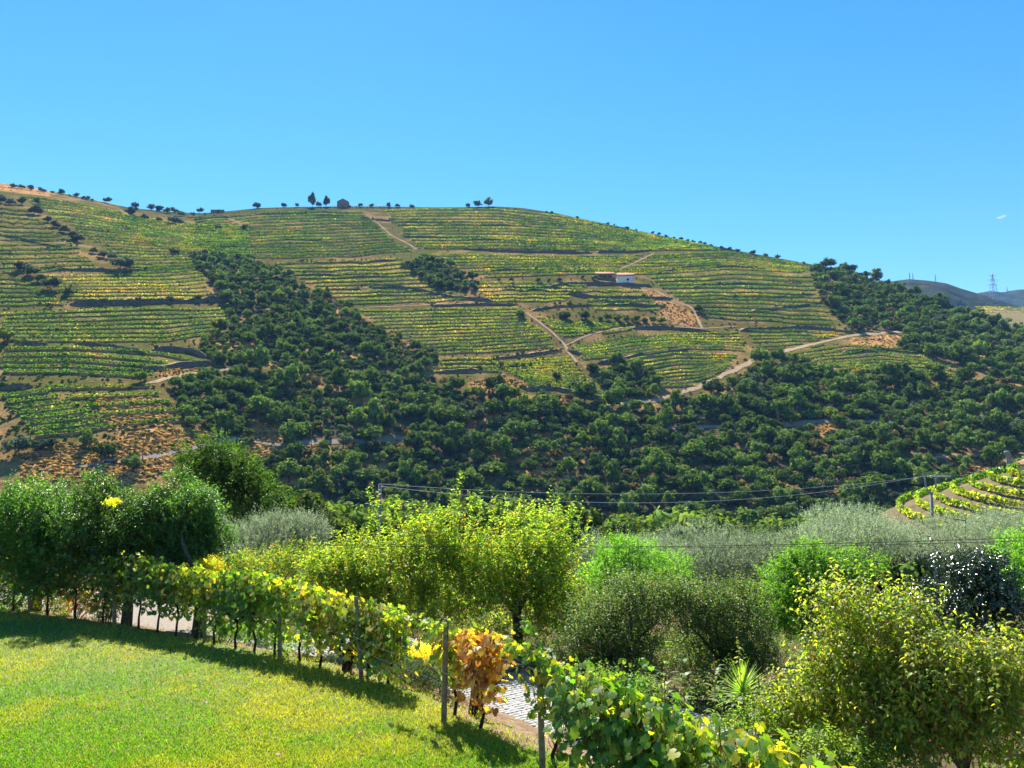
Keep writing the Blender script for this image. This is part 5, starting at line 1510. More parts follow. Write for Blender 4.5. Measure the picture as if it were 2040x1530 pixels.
# ---- big near trees at the right edge, with hanging curled leaves; the outermost leaves are single pieces
leaf_units = {}
def unit_leaf(kind, mode, mat, cols, W, fold, droop):
    out_ = []
    for i_, c in enumerate(cols):
        v, f, cc_ = leaf_geo(np.zeros((1, 3)), np.array([[1., 0, 0]]), np.array([[0, 0, 1.]]), 1.0, W, np.array([c]), mode, fold, droop)
        out_.append(mesh_np('leaf', v, f, cc_, [M[mat]]))
    return out_
def leaf_objects(c, ids, base, root, units):
    for i_ in ids:
        A = c['A'][i_]; B = norm(np.cross(A, c['N'][i_])); N = np.cross(B, A); s = c['L'][i_]
        o = bpy.data.objects.new('leaf', units[np.random.RandomState(int(i_)).randint(len(units))])
        o.parent = root; COL.objects.link(o)
        p = c['P'][i_] - base
        o.matrix_local = Matrix(((A[0] * s, -B[0] * s, N[0] * s, p[0]), (A[1] * s, -B[1] * s, N[1] * s, p[1]), (A[2] * s, -B[2] * s, N[2] * s, p[2]), (0, 0, 0, 1)))
def front_ids(c, n, rs, lo=None):
    """leaves nearest to the viewer within small cells of the view = the ones seen whole"""
    u, v = pix(c['P']); dep = c['P'][:, 1]
    ok_ = (u > 2) & (u < 2038) & (v < 1528)
    key = (u // 22).astype(int) * 1000 + (v // 22).astype(int)
    best = {}
    for i_ in np.where(ok_)[0]:
        k_ = key[i_]
        if k_ not in best or dep[i_] < dep[best[k_]]: best[k_] = i_
    ids = np.array(sorted(best.values()), dtype=int); rs.shuffle(ids)
    return ids[:n]
for k, (bls, d, lb, nt, seed) in enumerate([
        ([(1720, 1295, 140, 110), (1660, 1370, 120, 100), (1740, 1395, 150, 105), (1620, 1430, 85, 75), (1710, 1225, 90, 60), (1790, 1250, 80, 75), (1700, 1470, 140, 70)], 12.6, 'yellow green tree with drooping curled leaves, nearest right of the yucca', 1500, 1),
        ([(1920, 1380, 150, 115), (1995, 1360, 100, 90), (1850, 1460, 130, 90), (1990, 1480, 130, 90), (1850, 1360, 90, 75)], 11.6, 'yellow green tree with drooping curled leaves in the lower right corner', 1400, 2)]):
    rs = np.random.RandomState(320 + seed)
    bl = []
    for q in bls: bl += lobes(blob(q[0], q[1], d, q[2], q[3], .95), 4, rs, .3, .5)
    cc = P1(bls[0][0], bls[0][1] + 60, d); base = np.array([cc[0], cc[1], gz(cc[0], cc[1])])
    c1 = leaf_cloud(bl, rs, int(nt * 1.15), 8, .42, .105, .046, PERSI, [4, 4, 2, 3, .6], up=.6, ang=1.15, hang=.35, shell=.4, mode='curl', coltw=.4, droop=.45, fold=.28)
    sp = []; sd = []
    for _ in range(46):
        q = bls[rs.randint(len(bls))]
        a0 = P1(q[0] + rs.randn() * q[2] * .5, q[1] - q[3] * .2, d + rs.randn() * .5); L_ = .35 + .45 * rs.rand()
        a1 = a0 + np.array([rs.randn() * .08, rs.randn() * .08, L_])
        for s_i in range(3): sp.append(a0 + (a1 - a0) * s_i / 3); sd.append(norm(a1 - a0))
    cS = leaf_cloud(None, rs, 0, 7, .3, .10, .046, PERSI, [4, 4, 2, 1, .6], ang=1.15, hang=.35, mode='curl', droop=.45, fold=.28, ptsdirs=(np.array(sp), np.array(sd)))
    for kk in ('P', 'A', 'N', 'L', 'W', 'C'): c1[kk] = np.concatenate([c1[kk], cS[kk]])
    c1['tw'] = tuple(np.concatenate([x, y]) for x, y in zip(c1['tw'], cS['tw']))
    tr = limbs(base, .7, [cc + np.array(q) for q in ((-.9, 0, .1), (.9, .2, .2), (0, -.4, .6), (.2, .4, .8))], .07, rs)
    ids = front_ids(c1, 150, rs)
    m_ = np.ones(len(c1['P']), bool); m_[ids] = False
    c1b = dict(c1); 
    for kk in ('P', 'A', 'N', 'L', 'W', 'C'): c1b[kk] = c1[kk][m_]
    root = plant('drooping_leaf_tree', lb, 'tree', base, [c1b], 'leaf', tr, 'trees with drooping curled leaves', twigs='cane', every=1)
    un = unit_leaf('p', 'curl', 'leaf', [np.array(c_) * f_ for c_ in PERSI[:4] for f_ in (.85, 1.15)], .44, .28, .45)
    leaf_objects(c1, ids, base, root, un)

# ---- shrubs under the left trees, golden shrub, clipped hedge, young plants
def shrub(name, label, bls, d, nt, L, W, cols, wts, mat='leaf', cat='shrub', seed=0, group='garden shrubs', **kw):
    rs = np.random.RandomState(400 + seed)
    bl = []
    for q in bls: bl += lobes(blob(q[0], q[1], d, q[2], q[3]), 4, rs, .3, .5)
    cc = P1(bls[0][0], bls[0][1], d); base = np.array([cc[0], cc[1], gz(cc[0], cc[1])])
    c1 = leaf_cloud(bl, rs, nt, 7, .22, L, W, cols, wts, **kw)
    tr = MB()
    for _ in range(6):
        e = bl[rs.randint(len(bl))][:3] - base
        tr.tube([[rs.randn() * .03, rs.randn() * .03, -.1], e * .5 + rs.randn(3) * .05, e], [.02, .014, .006], 5)
    return plant(name, label, cat, base, [c1], mat, tr, group, leafname='foliage')
RED = [(.07, .12, .025), (.16, .17, .03), (.25, .06, .04), (.26, .12, .05)]
shrub('shrub', 'yellow green shrub under the leftmost orange tree', [(95, 1190, 36, 26), (120, 1200, 30, 24)], 25.6, 260, .09, .045, PEAR, [2, 4, 3, 2, 1], seed=1)
shrub('shrub', 'reddish leaved shrub left of the thick upright trunk', [(150, 1185, 34, 26), (175, 1200, 34, 28)], 25.0, 300, .09, .045, RED, [3, 3, 3, 1.5], seed=2)
shrub('shrub', 'loose yellow green shrub in front of the thick upright trunk', [(215, 1205, 36, 34), (235, 1190, 30, 30)], 24.0, 320, .09, .045, PEAR, [3, 4, 3, 2, .5], seed=3)
shrub('golden_shrub', 'golden yellow shrub top rising over the left vines', [(405, 1135, 36, 22), (425, 1128, 20, 16)], 22.8, 420, .07, .022, [(.36, .32, .03), (.42, .36, .04), (.26, .27, .03)], [3, 3, 2], seed=4, up=.5)
shrub('young_fruit_tree', 'young yellow green fruit tree in front of the grey olive', [(520, 1125, 90, 40), (600, 1120, 60, 45), (470, 1130, 40, 28)], 25.5, 900, .095, .042, PEAR, [4, 4, 2, 1, 1], seed=5, cat='tree', up=.5)
shrub('shrub', 'green weedy shrub beside the lane left of the leaning post', [(590, 1296, 26, 24), (560, 1285, 24, 20)], 19.6, 160, .07, .03, [(.08, .14, .03), (.11, .17, .03)], [1, 1], seed=6)
shrub('shrub', 'dark green shrub beside the third post of the vine row', [(445, 1262, 34, 26), (470, 1255, 30, 22)], 21.2, 220, .06, .03, [(.05, .10, .03), (.07, .12, .03)], [1, 1], seed=7)
shrub('shrub', 'dark shrub under the trees at the left edge', [(10, 1185, 40, 30), (45, 1190, 30, 26)], 25.4, 330, .09, .045, [(.05, .10, .03), (.08, .13, .03)], [1, 1], seed=8)
shrub('shrub', 'dark green shrub across the lane between the second and third posts', [(500, 1262, 40, 34), (540, 1250, 40, 34), (455, 1245, 34, 26)], 22.4, 420, .07, .035, [(.045, .085, .022), (.06, .11, .025)], [1, 1], seed=9)
shrub('shrub', 'dark low shrub under the left fruit tree', [(700, 1268, 60, 34), (770, 1275, 60, 36), (640, 1255, 50, 30)], 20.8, 620, .07, .035, [(.045, .085, .022), (.06, .11, .025), (.09, .12, .03)], [2, 2, 1], seed=10)
shrub('shrub', 'dark low shrub under the right fruit tree', [(950, 1310, 70, 44), (1060, 1325, 70, 46), (880, 1290, 50, 40)], 19.0, 800, .07, .035, [(.04, .075, .02), (.055, .10, .025), (.08, .11, .03)], [2, 2, 1], seed=11)
shrub('shrub', 'green shrub behind the broad vines left of the saplings', [(1210, 1370, 60, 40), (1290, 1385, 50, 34)], 15.2, 420, .07, .035, [(.045, .085, .022), (.06, .11, .025), (.10, .13, .03)], [2, 2, 1], seed=12)
shrub('shrub', 'loose green shrub between the yucca and the near tree', [(1545, 1440, 50, 46), (1500, 1465, 50, 34), (1580, 1480, 50, 40)], 12.9, 420, .08, .036, [(.06, .10, .022), (.09, .14, .025), (.13, .15, .03)], [2, 2, 1], seed=13)
shrub('shrub', 'bushy green shrub at the bottom edge under the curled leaf tree', [(1620, 1500, 60, 40), (1700, 1515, 70, 40), (1770, 1520, 70, 40)], 11.2, 520, .08, .036, [(.06, .10, .022), (.09, .14, .025), (.13, .15, .03)], [2, 2, 1], seed=14)
# hedge: clipped block with golden top
rs = np.random.RandomState(430)
hb = [blob(u, v, 17.6 - (u - 800) * .008, 26, 34, .45) for u in (795, 820, 845, 868, 890) for v in (1330, 1360)]
cc = P1(840, 1345, 17.4); base = np.array([cc[0], cc[1], gz(cc[0], cc[1])])
c1 = leaf_cloud(hb, rs, 1100, 7, .16, .05, .022, [(.035, .06, .018), (.05, .08, .02), (.07, .09, .025), (.10, .06, .03)], [3, 3, 2, .6], up=.3, shell=.6)
tr = MB()
for _ in range(8):
    tr.tube([[rs.randn() * .3, rs.randn() * .1, -.15], [rs.randn() * .4, rs.randn() * .15, .5]], [.02, .01], 5)
hedge = plant('clipped_hedge', 'low dark clipped hedge with golden top behind the vine gap', 'hedge', base, [c1], 'leaf_glossy', tr, leafname='foliage')
c2 = leaf_cloud([blob(u, 1301, 17.5 - (u - 800) * .008, 15, 11, .35) for u in (832, 848, 864, 880, 893)], rs, 330, 6, .12, .06, .02, [(.50, .36, .03), (.42, .34, .03), (.55, .30, .04)], [3, 3, 1], up=.6, shell=.4)
o = add('golden_top', cloud_mesh('golden_top', [c2], base, M['leaf']), hedge); o['label'] = 'golden yellow top growth'

# ---- undergrowth below the garden trees, beyond the lane
rs = np.random.RandomState(445)
ub = []
for _ in range(330):
    j_ = rs.randint(20, 370); off_ = 5.5 + 20 * rs.rand() ** 1.5
    x, y = RC[j_] + RN[j_] * off_
    if y < 9: continue
    r = .45 + .45 * rs.rand()
    ub.append([x, y, gz(x, y) + r * .35, r, r, r * .75])
c1 = leaf_cloud(ub, rs, 15000, 7, .26, .085, .038, [(.035, .065, .018), (.05, .09, .022), (.075, .11, .03), (.10, .09, .035)], [3, 3, 2, 1], up=.5, shell=.5)
b0 = np.array([0, 20., -.5])
o = add('undergrowth', cloud_mesh('undergrowth', [c1], b0, M['leaf']), None, b0); tag(o, 'low mixed undergrowth below the garden trees', kind='stuff')

# ---- yucca: every blade is a piece
Py = P1(1478, 1385, 14.2); by = np.array([Py[0], Py[1], gz(Py[0], Py[1])])
yroot = empty('yucca', by)
b = MB(); b.tube([[0, 0, -.2], [.03, 0, .4], [0, .02, Py[2] - by[2]]], [.09, .07, .06], 9); add('stem', b.mesh('stem', [M['bark']], True), yroot)
rs = np.random.RandomState(440)
yu = []
for c in ((.09, .17, .04), (.13, .21, .05), (.17, .23, .06)):
    t = np.linspace(0, 1, 6); w = .045 * np.array([.7, 1, .95, .75, .45, .02]) * 1.3
    v = np.concatenate([np.stack([t, w / 2, -.10 * t ** 2 + .25 * w], 1), np.stack([t, 0 * t, -.10 * t ** 2], 1), np.stack([t, -w / 2, -.10 * t ** 2 + .25 * w], 1)])
    f = [[i_, i_ + 1, i_ + 7, i_ + 6] for i_ in range(5)] + [[i_ + 6, i_ + 7, i_ + 13, i_ + 12] for i_ in range(5)]
    yu.append(mesh_np('blade', v, np.array(f), np.tile(c, (18, 1)), [M['leaf']]))
for i_ in range(84):
    el = math.radians(-25 + 110 * (i_ / 84.) ** .8); az = i_ * 2.39996
    A = np.array([math.cos(az) * math.cos(el), math.sin(az) * math.cos(el), math.sin(el)]) ; s = .42 + .22 * rs.rand()
    B = norm(np.cross([0, 0, 1.], A)) if abs(A[2]) < .99 else np.array([1., 0, 0]); N = np.cross(A, B)
    o = bpy.data.objects.new('blade', yu[i_ % 3]); o.parent = yroot; COL.objects.link(o)
    p = np.array([0, 0, Py[2] - by[2] + .06 * math.sin(el)])
    o.matrix_local = Matrix(((A[0] * s, B[0] * s, N[0] * s, p[0]), (A[1] * s, B[1] * s, N[1] * s, p[1]), (A[2] * s, B[2] * s, N[2] * s, p[2]), (0, 0, 0, 1)))
tag(yroot, 'spiky green yucca with a rosette of stiff blades', 'yucca')

# ---- young broad-leaved saplings near the yucca
un_s = unit_leaf('s', 'curl', 'leaf', [(.09, .13, .05), (.12, .16, .06), (.07, .11, .035)], .36, .2, .3)
for k, (u, v, d, hz, lb) in enumerate([(1322, 1350, 14.6, .55, 'leftmost pale leaved sapling behind the near vines'), (1362, 1352, 14.4, .55, 'second pale leaved sapling behind the near vines'),
                                     (1425, 1356, 14.3, .5, 'pale leaved sapling just left of the yucca'), (1518, 1385, 13.9, .6, 'sapling with broad leaves just right of the yucca'),
                                     (1470, 1430, 13.2, .7, 'bushy sapling below the yucca rosette'), (1440, 1418, 13.4, .6, 'bushy sapling left below the yucca rosette')]):
    rs = np.random.RandomState(450 + k)
    Ps = P1(u, v, d); bs = np.array([Ps[0], Ps[1], gz(Ps[0], Ps[1])])
    rt = empty('sapling', bs)
    h = Ps[2] - bs[2] + .25
    b = MB(); b.tube([[0, 0, -.1], [rs.randn() * .04, rs.randn() * .04, h * .5], [rs.randn() * .04, 0, h]], [.016, .012, .006], 6); add('stem', b.mesh('stem', [M['cane']]), rt)
    nL = 26
    z = h * (1 - .75 * rs.rand(nL)); az = np.arange(nL) * 2.4
    A = norm(np.stack([np.cos(az), np.sin(az), .35 + .5 * rs.rand(nL)], 1))
    c = dict(P=np.stack([0 * z, 0 * z, z], 1) + A * .05 * np.array([1, 1, 0]), A=A, N=norm(np.stack([-np.cos(az) * .4, -np.sin(az) * .4, np.ones(nL)], 1)), L=.17 + .07 * rs.rand(nL))
    leaf_objects(c, range(nL), np.zeros(3), rt, un_s)
    tag(rt, lb, 'sapling', 'young broad leaved saplings')

# ---- dry little plant and pale stones at the lawn edge
Pd = onplane(np.array([1112.]), np.array([1505.]))[0]
rt = empty('dry_plant', Pd); rs = np.random.RandomState(460); b = MB(); tips = []
for _ in range(11):
    a = rs.rand() * 6.28; e = np.array([math.cos(a) * .16, math.sin(a) * .16, .22 + .18 * rs.rand()])
    b.tube([[0, 0, -.03], e * .5 + rs.randn(3) * .015, e], [.008, .006, .003], 5); tips.append(e)
add('stems', b.mesh('stems', [M['cane']]), rt)
tips = np.array(tips)
c1 = leaf_cloud(None, rs, 0, 4, .07, .06, .03, [(.3, .27, .04), (.36, .26, .06)], [1, 1], ptsdirs=(tips, norm(tips)))
add('foliage', cloud_mesh('foliage', [c1], np.zeros(3), M['leaf']), rt)
tag(rt, 'small dry plant with bare reddish stems on the lawn edge', 'plant')
for (u, v, s, lb) in ((1146, 1478, .11, 'white stone lying at the lawn edge under the near vine'), (1128, 1456, .12, 'rounded pale stone at the lane edge'), (1185, 1512, .07, 'small grey stone in the soil strip')):
    Ps = onplane(np.array([float(u)]), np.array([float(v)]), -.12)[0]
    b = MB(); vv = IV * np.array([s * 1.4, s, s * .6]) * (1 + .12 * np.random.RandomState(u).randn(12, 1)); b.add(vv, f3=IF)
    o = add('stone', b.mesh('stone', [M['stone']]), None, Ps); tag(o, lb, 'stone', 'stones at the lawn edge')

# ------------------------------------------------------------------ the vine row along the lawn
V_GREEN = ([(.045, .10, .02), (.07, .14, .022), (.11, .17, .025), (.20, .20, .03)], [4, 4, 2, .6])
V_MIX = ([(.06, .12, .02), (.11, .17, .025), (.22, .21, .03), (.32, .25, .03)], [3, 4, 2, 1])
V_YEL = ([(.10, .16, .025), (.19, .20, .03), (.30, .25, .035), (.30, .17, .04)], [4, 3, 2, .5])
V_ORG = ([(.24, .20, .03), (.36, .22, .05), (.30, .12, .04), (.20, .075, .03), (.42, .34, .10)], [2, 3, 2, 2, 2])
row_s = np.concatenate([[0], np.cumsum(np.linalg.norm(np.diff(RC, axis=0), axis=1))])
def row_near(x, y):
    j = ((RC - np.array([x, y])) ** 2).sum(1).argmin(); return j
VINES = [  # u, v (or world x, y), half length, z0, z1, leaves, palette, near?, label
 (-35, 1213, .8, .7, 1.9, 260, V_GREEN, 0, 'shaded vine at the left end of the row'), (28, 1217, .7, .65, 1.9, 260, V_GREEN, 0, 'shaded vine left of the first grey post'),
 (95, 1226, .7, .75, 1.9, 240, V_GREEN, 0, 'shaded vine right of the first grey post'), (150, 1232, .6, .75, 1.85, 220, V_GREEN, 0, 'vine in front of the reddish shrub'),
 (205, 1240, .6, .7, 1.9, 260, V_GREEN, 0, 'vine left of the thick upright trunk'), (276, 1252, .6, .6, 2.0, 300, V_GREEN, 0, 'vine right of the thick trunk with a shoot sticking up'),
 (313, 1261, .55, .65, 1.85, 280, V_GREEN, 0, 'vine with a bare thin trunk before the pale lane, left'), (350, 1268, .55, .6, 1.9, 280, V_MIX, 0, 'vine with a bare thin trunk before the pale lane, right'),
 (390, 1275, .5, .7, 1.85, 240, V_MIX, 0, 'vine before the golden shrub'), (427, 1284, .5, .5, 1.75, 260, V_MIX, 0, 'vine right of the second post with yellowing leaves'),
 (470, 1293, .6, .45, 1.9, 330, V_GREEN, 0, 'dense dark green vine between the golden shrub and the third post'), (506, 1298, .6, .45, 1.9, 330, V_GREEN, 0, 'dense vine just left of the third post'),
 (548, 1305, .5, .5, 1.85, 280, V_MIX, 0, 'vine touching the third post'), (598, 1317, .6, .55, 1.75, 320, V_MIX, 0, 'vine right of the third post with yellow top'),
 (637, 1330, .5, .4, 1.7, 280, V_YEL, 0, 'yellow leaved vine left of the leaning post'), (683, 1342, .5, .5, 1.65, 240, V_YEL, 0, 'brightest yellow vine beside the leaning post'),
 (731, 1352, .5, .35, 1.65, 300, V_MIX, 0, 'green vine just right of the leaning post'), (774, 1368, .45, .15, 1.6, 300, V_MIX, 0, 'vine hanging low left of the opening in the row'),
 (905, 1425, .32, .6, 1.6, 200, V_YEL, 1, 'yellowish vine right of the fifth post'), (955, 1452, .45, .45, 1.62, 330, V_ORG, 1, 'vine with orange and brown withered leaves'),
 (1110, 1545, .3, .9, 1.6, 130, V_MIX, 1, 'thin vine right of the nearest post'),
 (1.12, 10.75, .62, .5, 1.75, 420, V_GREEN, 1, 'broad green vine right of the nearest post with a bare trunk'), (1.62, 10.05, .6, .45, 1.65, 420, V_GREEN, 1, 'second broad green vine from the nearest post'),
 (2.3, 9.1, .6, .4, 1.6, 420, V_MIX, 1, 'third broad vine from the nearest post with yellow top leaves'), (2.95, 8.25, .6, .4, 1.58, 420, V_MIX, 1, 'fourth broad vine along the bottom edge'),
]
un_v = {}
for nm, pal in (('g', V_GREEN), ('m', V_MIX), ('y', V_YEL), ('o', V_ORG)):
    un_v[nm] = unit_leaf(nm, 'vine', 'leaf_vine', [np.array(c) * f for c, w_ in zip(*pal) for f in ((.85, 1.15) if w_ > 1 else (1.0,))], 1.0, .2, .28)
palname = {id(V_GREEN): 'g', id(V_MIX): 'm', id(V_YEL): 'y', id(V_ORG): 'o'}
for k, (u, v, hl, z0, z1, nl, pal, near, lb) in enumerate(VINES):
    rs = np.random.RandomState(500 + k)
    nl = int(nl * (1.9 if near else 1.65)); hl = hl * 1.15
    if abs(u) < 6 and abs(v) < 60: base = np.array([u, v, 0.])
    else:
        base = onplane(np.array([float(u)]), np.array([float(v)]))[0]
    j = row_near(base[0], base[1]); t3 = np.array([*RT[j], 0]); n3 = np.array([*RN[j], 0])
    root = empty('grapevine', base)
    # trunk with two arms along the wire
    b = MB()
    kk = rs.randn(2) * .05
    zt = min(.8, z0 + .25)
    b.tube([[0, 0, -.06], [kk[0], kk[1], zt * .35], [-kk[0] * .6, kk[1], zt * .7], [0, 0, zt]], [.036, .028, .026, .03], 7, cap=False)
    for s in (-1, 1):
        b.tube([np.array([0, 0, zt - .03]), t3 * s * hl * .4 + [0, 0, zt + .1], t3 * s * hl * .95 + [0, 0, zt + .06 + .05 * rs.randn()]], [.026, .018, .012], 6)
    add('trunk', b.mesh('trunk', [M['vine_bark']], True), root)
    # canes and leaves
    nc = max(8, nl // 14)
    p0 = t3 * ((rs.rand(nc, 1) * 2 - 1) * hl) + n3 * (rs.randn(nc, 1) * .08) + np.array([0, 0, 1.]) * (zt + rs.rand(nc, 1) * .2)
    p1 = p0 + t3 * rs.randn(nc, 1) * .12 + n3 * rs.randn(nc, 1) * .15; p1[:, 2] = z0 + .45 * (z1 - z0) + (.55 * (z1 - z0)) * (.55 + .45 * rs.rand(nc)) - .02
    p2 = p1 + n3 * (rs.randn(nc, 1) * .22) + t3 * rs.randn(nc, 1) * .12; p2[:, 2] = p1[:, 2] + .08 - (p1[:, 2] - z0) * rs.rand(nc) * .9
    b = MB()
    for q in range(nc): b.tube([p0[q], p1[q], p2[q]], [.006, .005, .003], 4)
    add('canes', b.mesh('canes', [M['cane']]), root)
    f = rs.rand(nl); q = rs.randint(nc, size=nl)
    c_ = np.where(f[:, None] < .5, p0[q] + (p1[q] - p0[q]) * f[:, None] * 2, p1[q] + (p2[q] - p1[q]) * (f[:, None] - .5) * 2)
    sd = np.sign(rs.randn(nl, 1))
    P = c_ + n3 * sd * (.05 + .13 * rs.rand(nl, 1)) + t3 * rs.randn(nl, 1) * .07 + np.array([0, 0, .05]) * rs.randn(nl, 1)
    un = rs.rand(nl) < .55
    P[un] = (t3 * (rs.rand(nl, 1) * 2 - 1) * hl + n3 * rs.randn(nl, 1) * .13 + np.array([0, 0, 1.]) * (z0 - .12 + (z1 - z0 + .1) * rs.rand(nl, 1) ** .9))[un]
    low = P[:, 2] < z0 - .15
    P[low, 2] = z0 + .3 * rs.rand(low.sum())
    A = norm(n3 * sd * .35 + t3 * rs.randn(nl, 1) * .5 + np.array([0, 0, -.55]) + .35 * rdir(nl, rs))
    N = norm(n3 * sd * .8 + np.array([0, 0, .75]) + .45 * rdir(nl, rs))
    cols, wts = np.array(pal[0]), np.array(pal[1], float)
    C = pick(cols, wts, nl, rs, .15)
    hi_ = (P[:, 2] - z0) / (z1 - z0)
    if pal is V_GREEN or pal is V_MIX:
        ye = (hi_ > .75) & (rs.rand(nl) < .3); C[ye] = np.array([.19, .21, .03]) * (1 + .2 * rs.randn(ye.sum(), 1))  # some top leaves coloured yellower, painting in the sunlight that shines through them
    c1 = dict(P=P + base, A=A, N=N, L=.135 * (.65 + .6 * rs.rand(nl)), W=None, C=C.clip(.01, .6), mode='vine', fold=.2, droop=.28)
    c1['W'] = c1['L'] * 1.0
    extra = []
    if near:
        ids = front_ids(c1, 110, rs)
        m_ = np.ones(nl, bool); m_[ids] = False
        c2 = dict(c1)
        for x in ('P', 'A', 'N', 'L', 'W', 'C'): c2[x] = c1[x][m_]
        leaf_objects(c1, ids, base, root, un_v[palname[id(pal)]])
        c1 = c2
    add('foliage', cloud_mesh('foliage', [c1], base, M['leaf_vine']), root)
    tag(root, lb, 'grapevine', 'grapevines along the lawn')

# strands that bridge the two openings, and shoots that stick up
def strand(label, pts, nl, pal, seed, name='vine_shoot', L=.11):
    rs = np.random.RandomState(seed)
    P = np.asarray(pts, float); base = P[0].copy()
    Q = resample(P, .06) if np.ptp(P[:, :2]) > .15 else np.stack([np.interp(np.linspace(0, len(P) - 1, 30), np.arange(len(P)), P[:, k_]) for k_ in range(3)], 1)
    root = empty(name, base)
    b = MB(); b.tube(Q - base, np.linspace(.008, .003, len(Q)), 5); add('cane', b.mesh('cane', [M['cane']]), root)
    i = rs.randint(len(Q), size=nl)
    p = Q[i] + rs.randn(nl, 3) * np.array([.05, .05, .06])
    A = norm(rdir(nl, rs) + np.array([0, -.2, -.5])); N = norm(rdir(nl, rs) * .6 + np.array([0, -.2, .8]))
    LL = L * (.6 + .6 * rs.rand(nl)) * (1.1 - .5 * i / len(Q))
    c1 = dict(P=p, A=A, N=N, L=LL, W=LL, C=pick(pal[0], pal[1], nl, rs, .15), mode='vine', fold=.2, droop=.28)
    add('foliage', cloud_mesh('foliage', [c1], base, M['leaf_vine']), root)
    return tag(root, label, 'vine shoot', 'vine shoots')
def rowpt(u, v, d): return P1(u, v, d)
strand('leafy strand bridging the opening left of the fifth post', [P1(775, 1218, 15.6), P1(815, 1225, 15.1), P1(850, 1243, 14.6), P1(885, 1243, 14.0)], 120, V_MIX, 601)
strand('leafy strand between the withered vine and the nearest post', [P1(1000, 1280, 13.1), P1(1035, 1290, 12.6), P1(1075, 1305, 12.1), P1(1110, 1330, 11.6), P1(1140, 1345, 11.2)], 170, V_MIX, 602, L=.12)
strand('single shoot curving up above the nearest post', [P1(1080, 1300, 12.0), P1(1068, 1265, 12.0), P1(1050, 1245, 12.0), P1(1040, 1238, 12.0)], 34, V_GREEN, 603, L=.10)
strand('thin shoot sticking up from the vine right of the thick trunk', [P1(258, 1140, 22.2), P1(248, 1115, 22.2), P1(243, 1100, 22.2)], 26, V_MIX, 604, L=.08)
strand('second thin shoot beside it in front of the orange tree', [P1(275, 1135, 22.0), P1(275, 1115, 22.0), P1(276, 1102, 22.0)], 22, V_MIX, 605, L=.08)
strand('leafy shoot rising from the broad green vine', [P1(1262, 1370, 10.2), P1(1275, 1345, 10.2), P1(1281, 1318, 10.2)], 26, V_GREEN, 606, L=.10)
strand('small leafy shoot left of the rising one', [P1(1238, 1360, 10.4), P1(1240, 1335, 10.4), P1(1240, 1318, 10.4)], 18, V_GREEN, 607, L=.10)

# old thick trunks standing in the row
for (u, v, h, r, lean, lb) in ((947, 1412, .75, .13, .12, 'thick dark old trunk behind the withered vine'), (688, 1343, .75, .11, .18, 'thick leaning old trunk behind the yellow vine')):
    Pt = onplane(np.array([float(u)]), np.array([float(v)]), -.1)[0]
    b = MB(); b.tube([[0, 0, -.15], [lean * .3, 0, h * .4], [lean, .05, h]], [r * 1.15, r, r * .8], 10)
    b.tube([[lean * .8, 0, h * .75], [lean + .25, -.05, h * .6], [lean + .42, 0, h * .75]], [.03, .024, .016], 6)
    o = add('old_trunk', b.mesh('old_trunk', [M['vine_bark']], True), None, Pt); tag(o, lb, 'trunk', 'old trunks in the vine row')

# posts
for (u, v, ut, vt, r, lb) in ((60, 1219, 57, 1113, .055, 'first grey wooden post at the left end of the vine row'), (228, 1242, 228, 1140, .05, 'wooden post left of the thick upright trunk'), (409, 1277, 405, 1152, .05, 'second wooden post before the golden shrub'),
                              (558, 1308, 555, 1165, .05, 'third wooden post in the vine row'), (721, 1354, 709, 1188, .05, 'leaning wooden post beside the yellow vine'), (884, 1440, 889, 1232, .052, 'fifth wooden post right of the opening in the row'),
                              (1081, 1534, 1074, 1303, .05, 'nearest wooden post, standing free at the bottom edge')):
    A = onplane(np.array([float(u)]), np.array([float(v)]))[0]; B = P1(ut, vt, A[1])
    b = MB(); b.tube([[0, 0, -.12], (B - A) * .5, (B - A) * .985, B - A], [r, r * .95, r * .9, r * .7], 10)
    o = add('wooden_post', b.mesh('wooden_post', [M['post']], True), None, A); tag(o, lb, 'post', 'posts of the vine row')
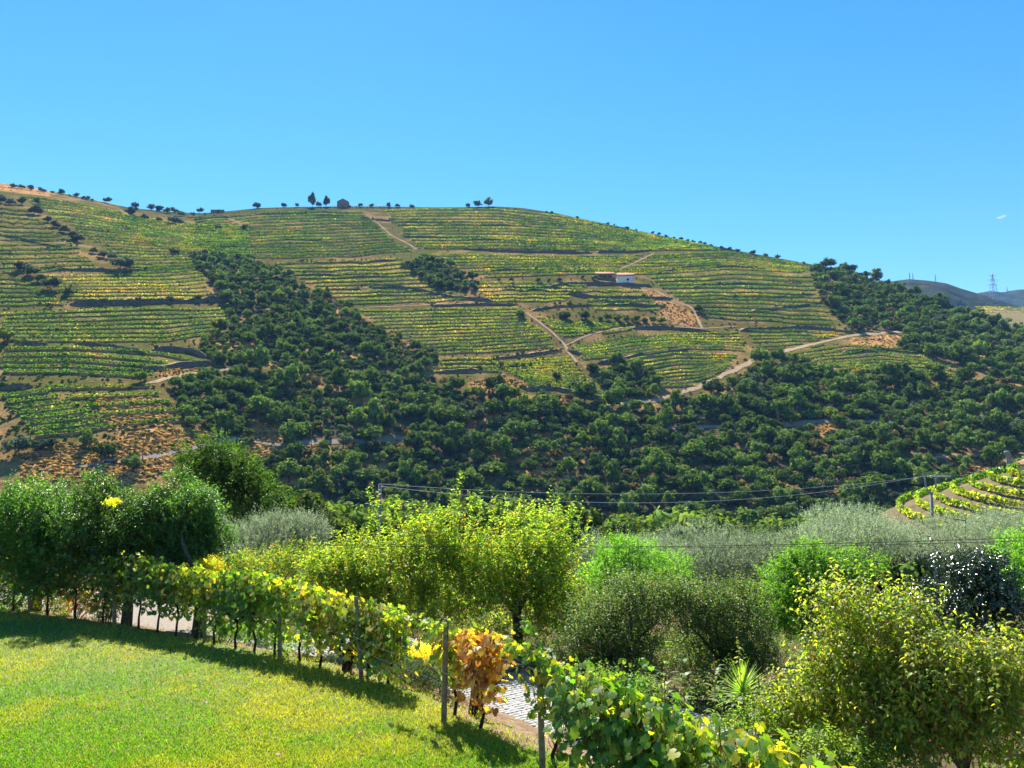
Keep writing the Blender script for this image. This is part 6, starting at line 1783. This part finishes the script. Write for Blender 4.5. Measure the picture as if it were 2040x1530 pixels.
# trellis wires
i0, i1 = 40, 330
for z, lb in ((.78, 'lowest trellis wire along the vine row'), (.98, 'second trellis wire along the vine row'), (1.5, 'top trellis wire along the vine row')):
    q = np.concatenate([RC[i0:i1:4], np.full((len(RC[i0:i1:4]), 1), z)], 1); q[:, 2] += .02 * np.sin(np.arange(len(q)))
    b = MB(); b.tube(q, .0018, 4); tag(add('trellis_wire', b.mesh('trellis_wire', [M['trellis']])), lb, 'wire', 'trellis wires')
# fallen leaves on the lawn
rs = np.random.RandomState(700)
fl = [mesh_np('fallen_leaf', *leaf_geo(np.zeros((1, 3)), np.array([[1., 0, 0]]), np.array([[0, 0, 1.]]), 1.0, 1.0, np.array([c]), 'vine', .2, .5)[:2], np.tile(c, (14, 1)), [M['leaf']]) for c in ((.10, .05, .025), (.18, .10, .04))]
for (u, v) in ((190, 1424), (176, 1528), (262, 1385), (206, 1360), (233, 1394), (405, 1400), (492, 1450), (150, 1395), (717, 1457), (870, 1480), (690, 1430), (588, 1415), (330, 1330), (560, 1500), (80, 1330), (980, 1505), (430, 1340), (760, 1510)):
    Pf = onplane(np.array([float(u)]), np.array([float(v)]), .045)[0]
    o = add('fallen_leaf', fl[rs.randint(2)], None, Pf); s = .07 + .03 * rs.rand(); o.scale = (s, s, s); o.rotation_euler = (rs.randn() * .3, rs.randn() * .3, rs.rand() * 6)
    tag(o, 'small brown fallen leaf lying on the lawn', 'fallen leaf', 'fallen leaves on the lawn')
# ------------------------------------------------------------------ air: pale haze over the whole valley
hm = bpy.data.materials.new('haze'); hm.use_nodes = True
n, l = hm.node_tree.nodes, hm.node_tree.links
n.remove(n['Principled BSDF'])
vp = n.new('ShaderNodeVolumePrincipled')
vp.inputs['Color'].default_value = (.20, .48, 1.0, 1)
vp.inputs['Density'].default_value = 0.8e-4
vp.inputs['Anisotropy'].default_value = 0.0
l.new(vp.outputs[0], n['Material Output'].inputs['Volume'])
b = MB(); b.box([0, 4200, 260], [9100, 7900, 332])
hz = add('haze', b.mesh('haze', [hm])); tag(hz, 'thin bluish haze in the valley air', kind='stuff')
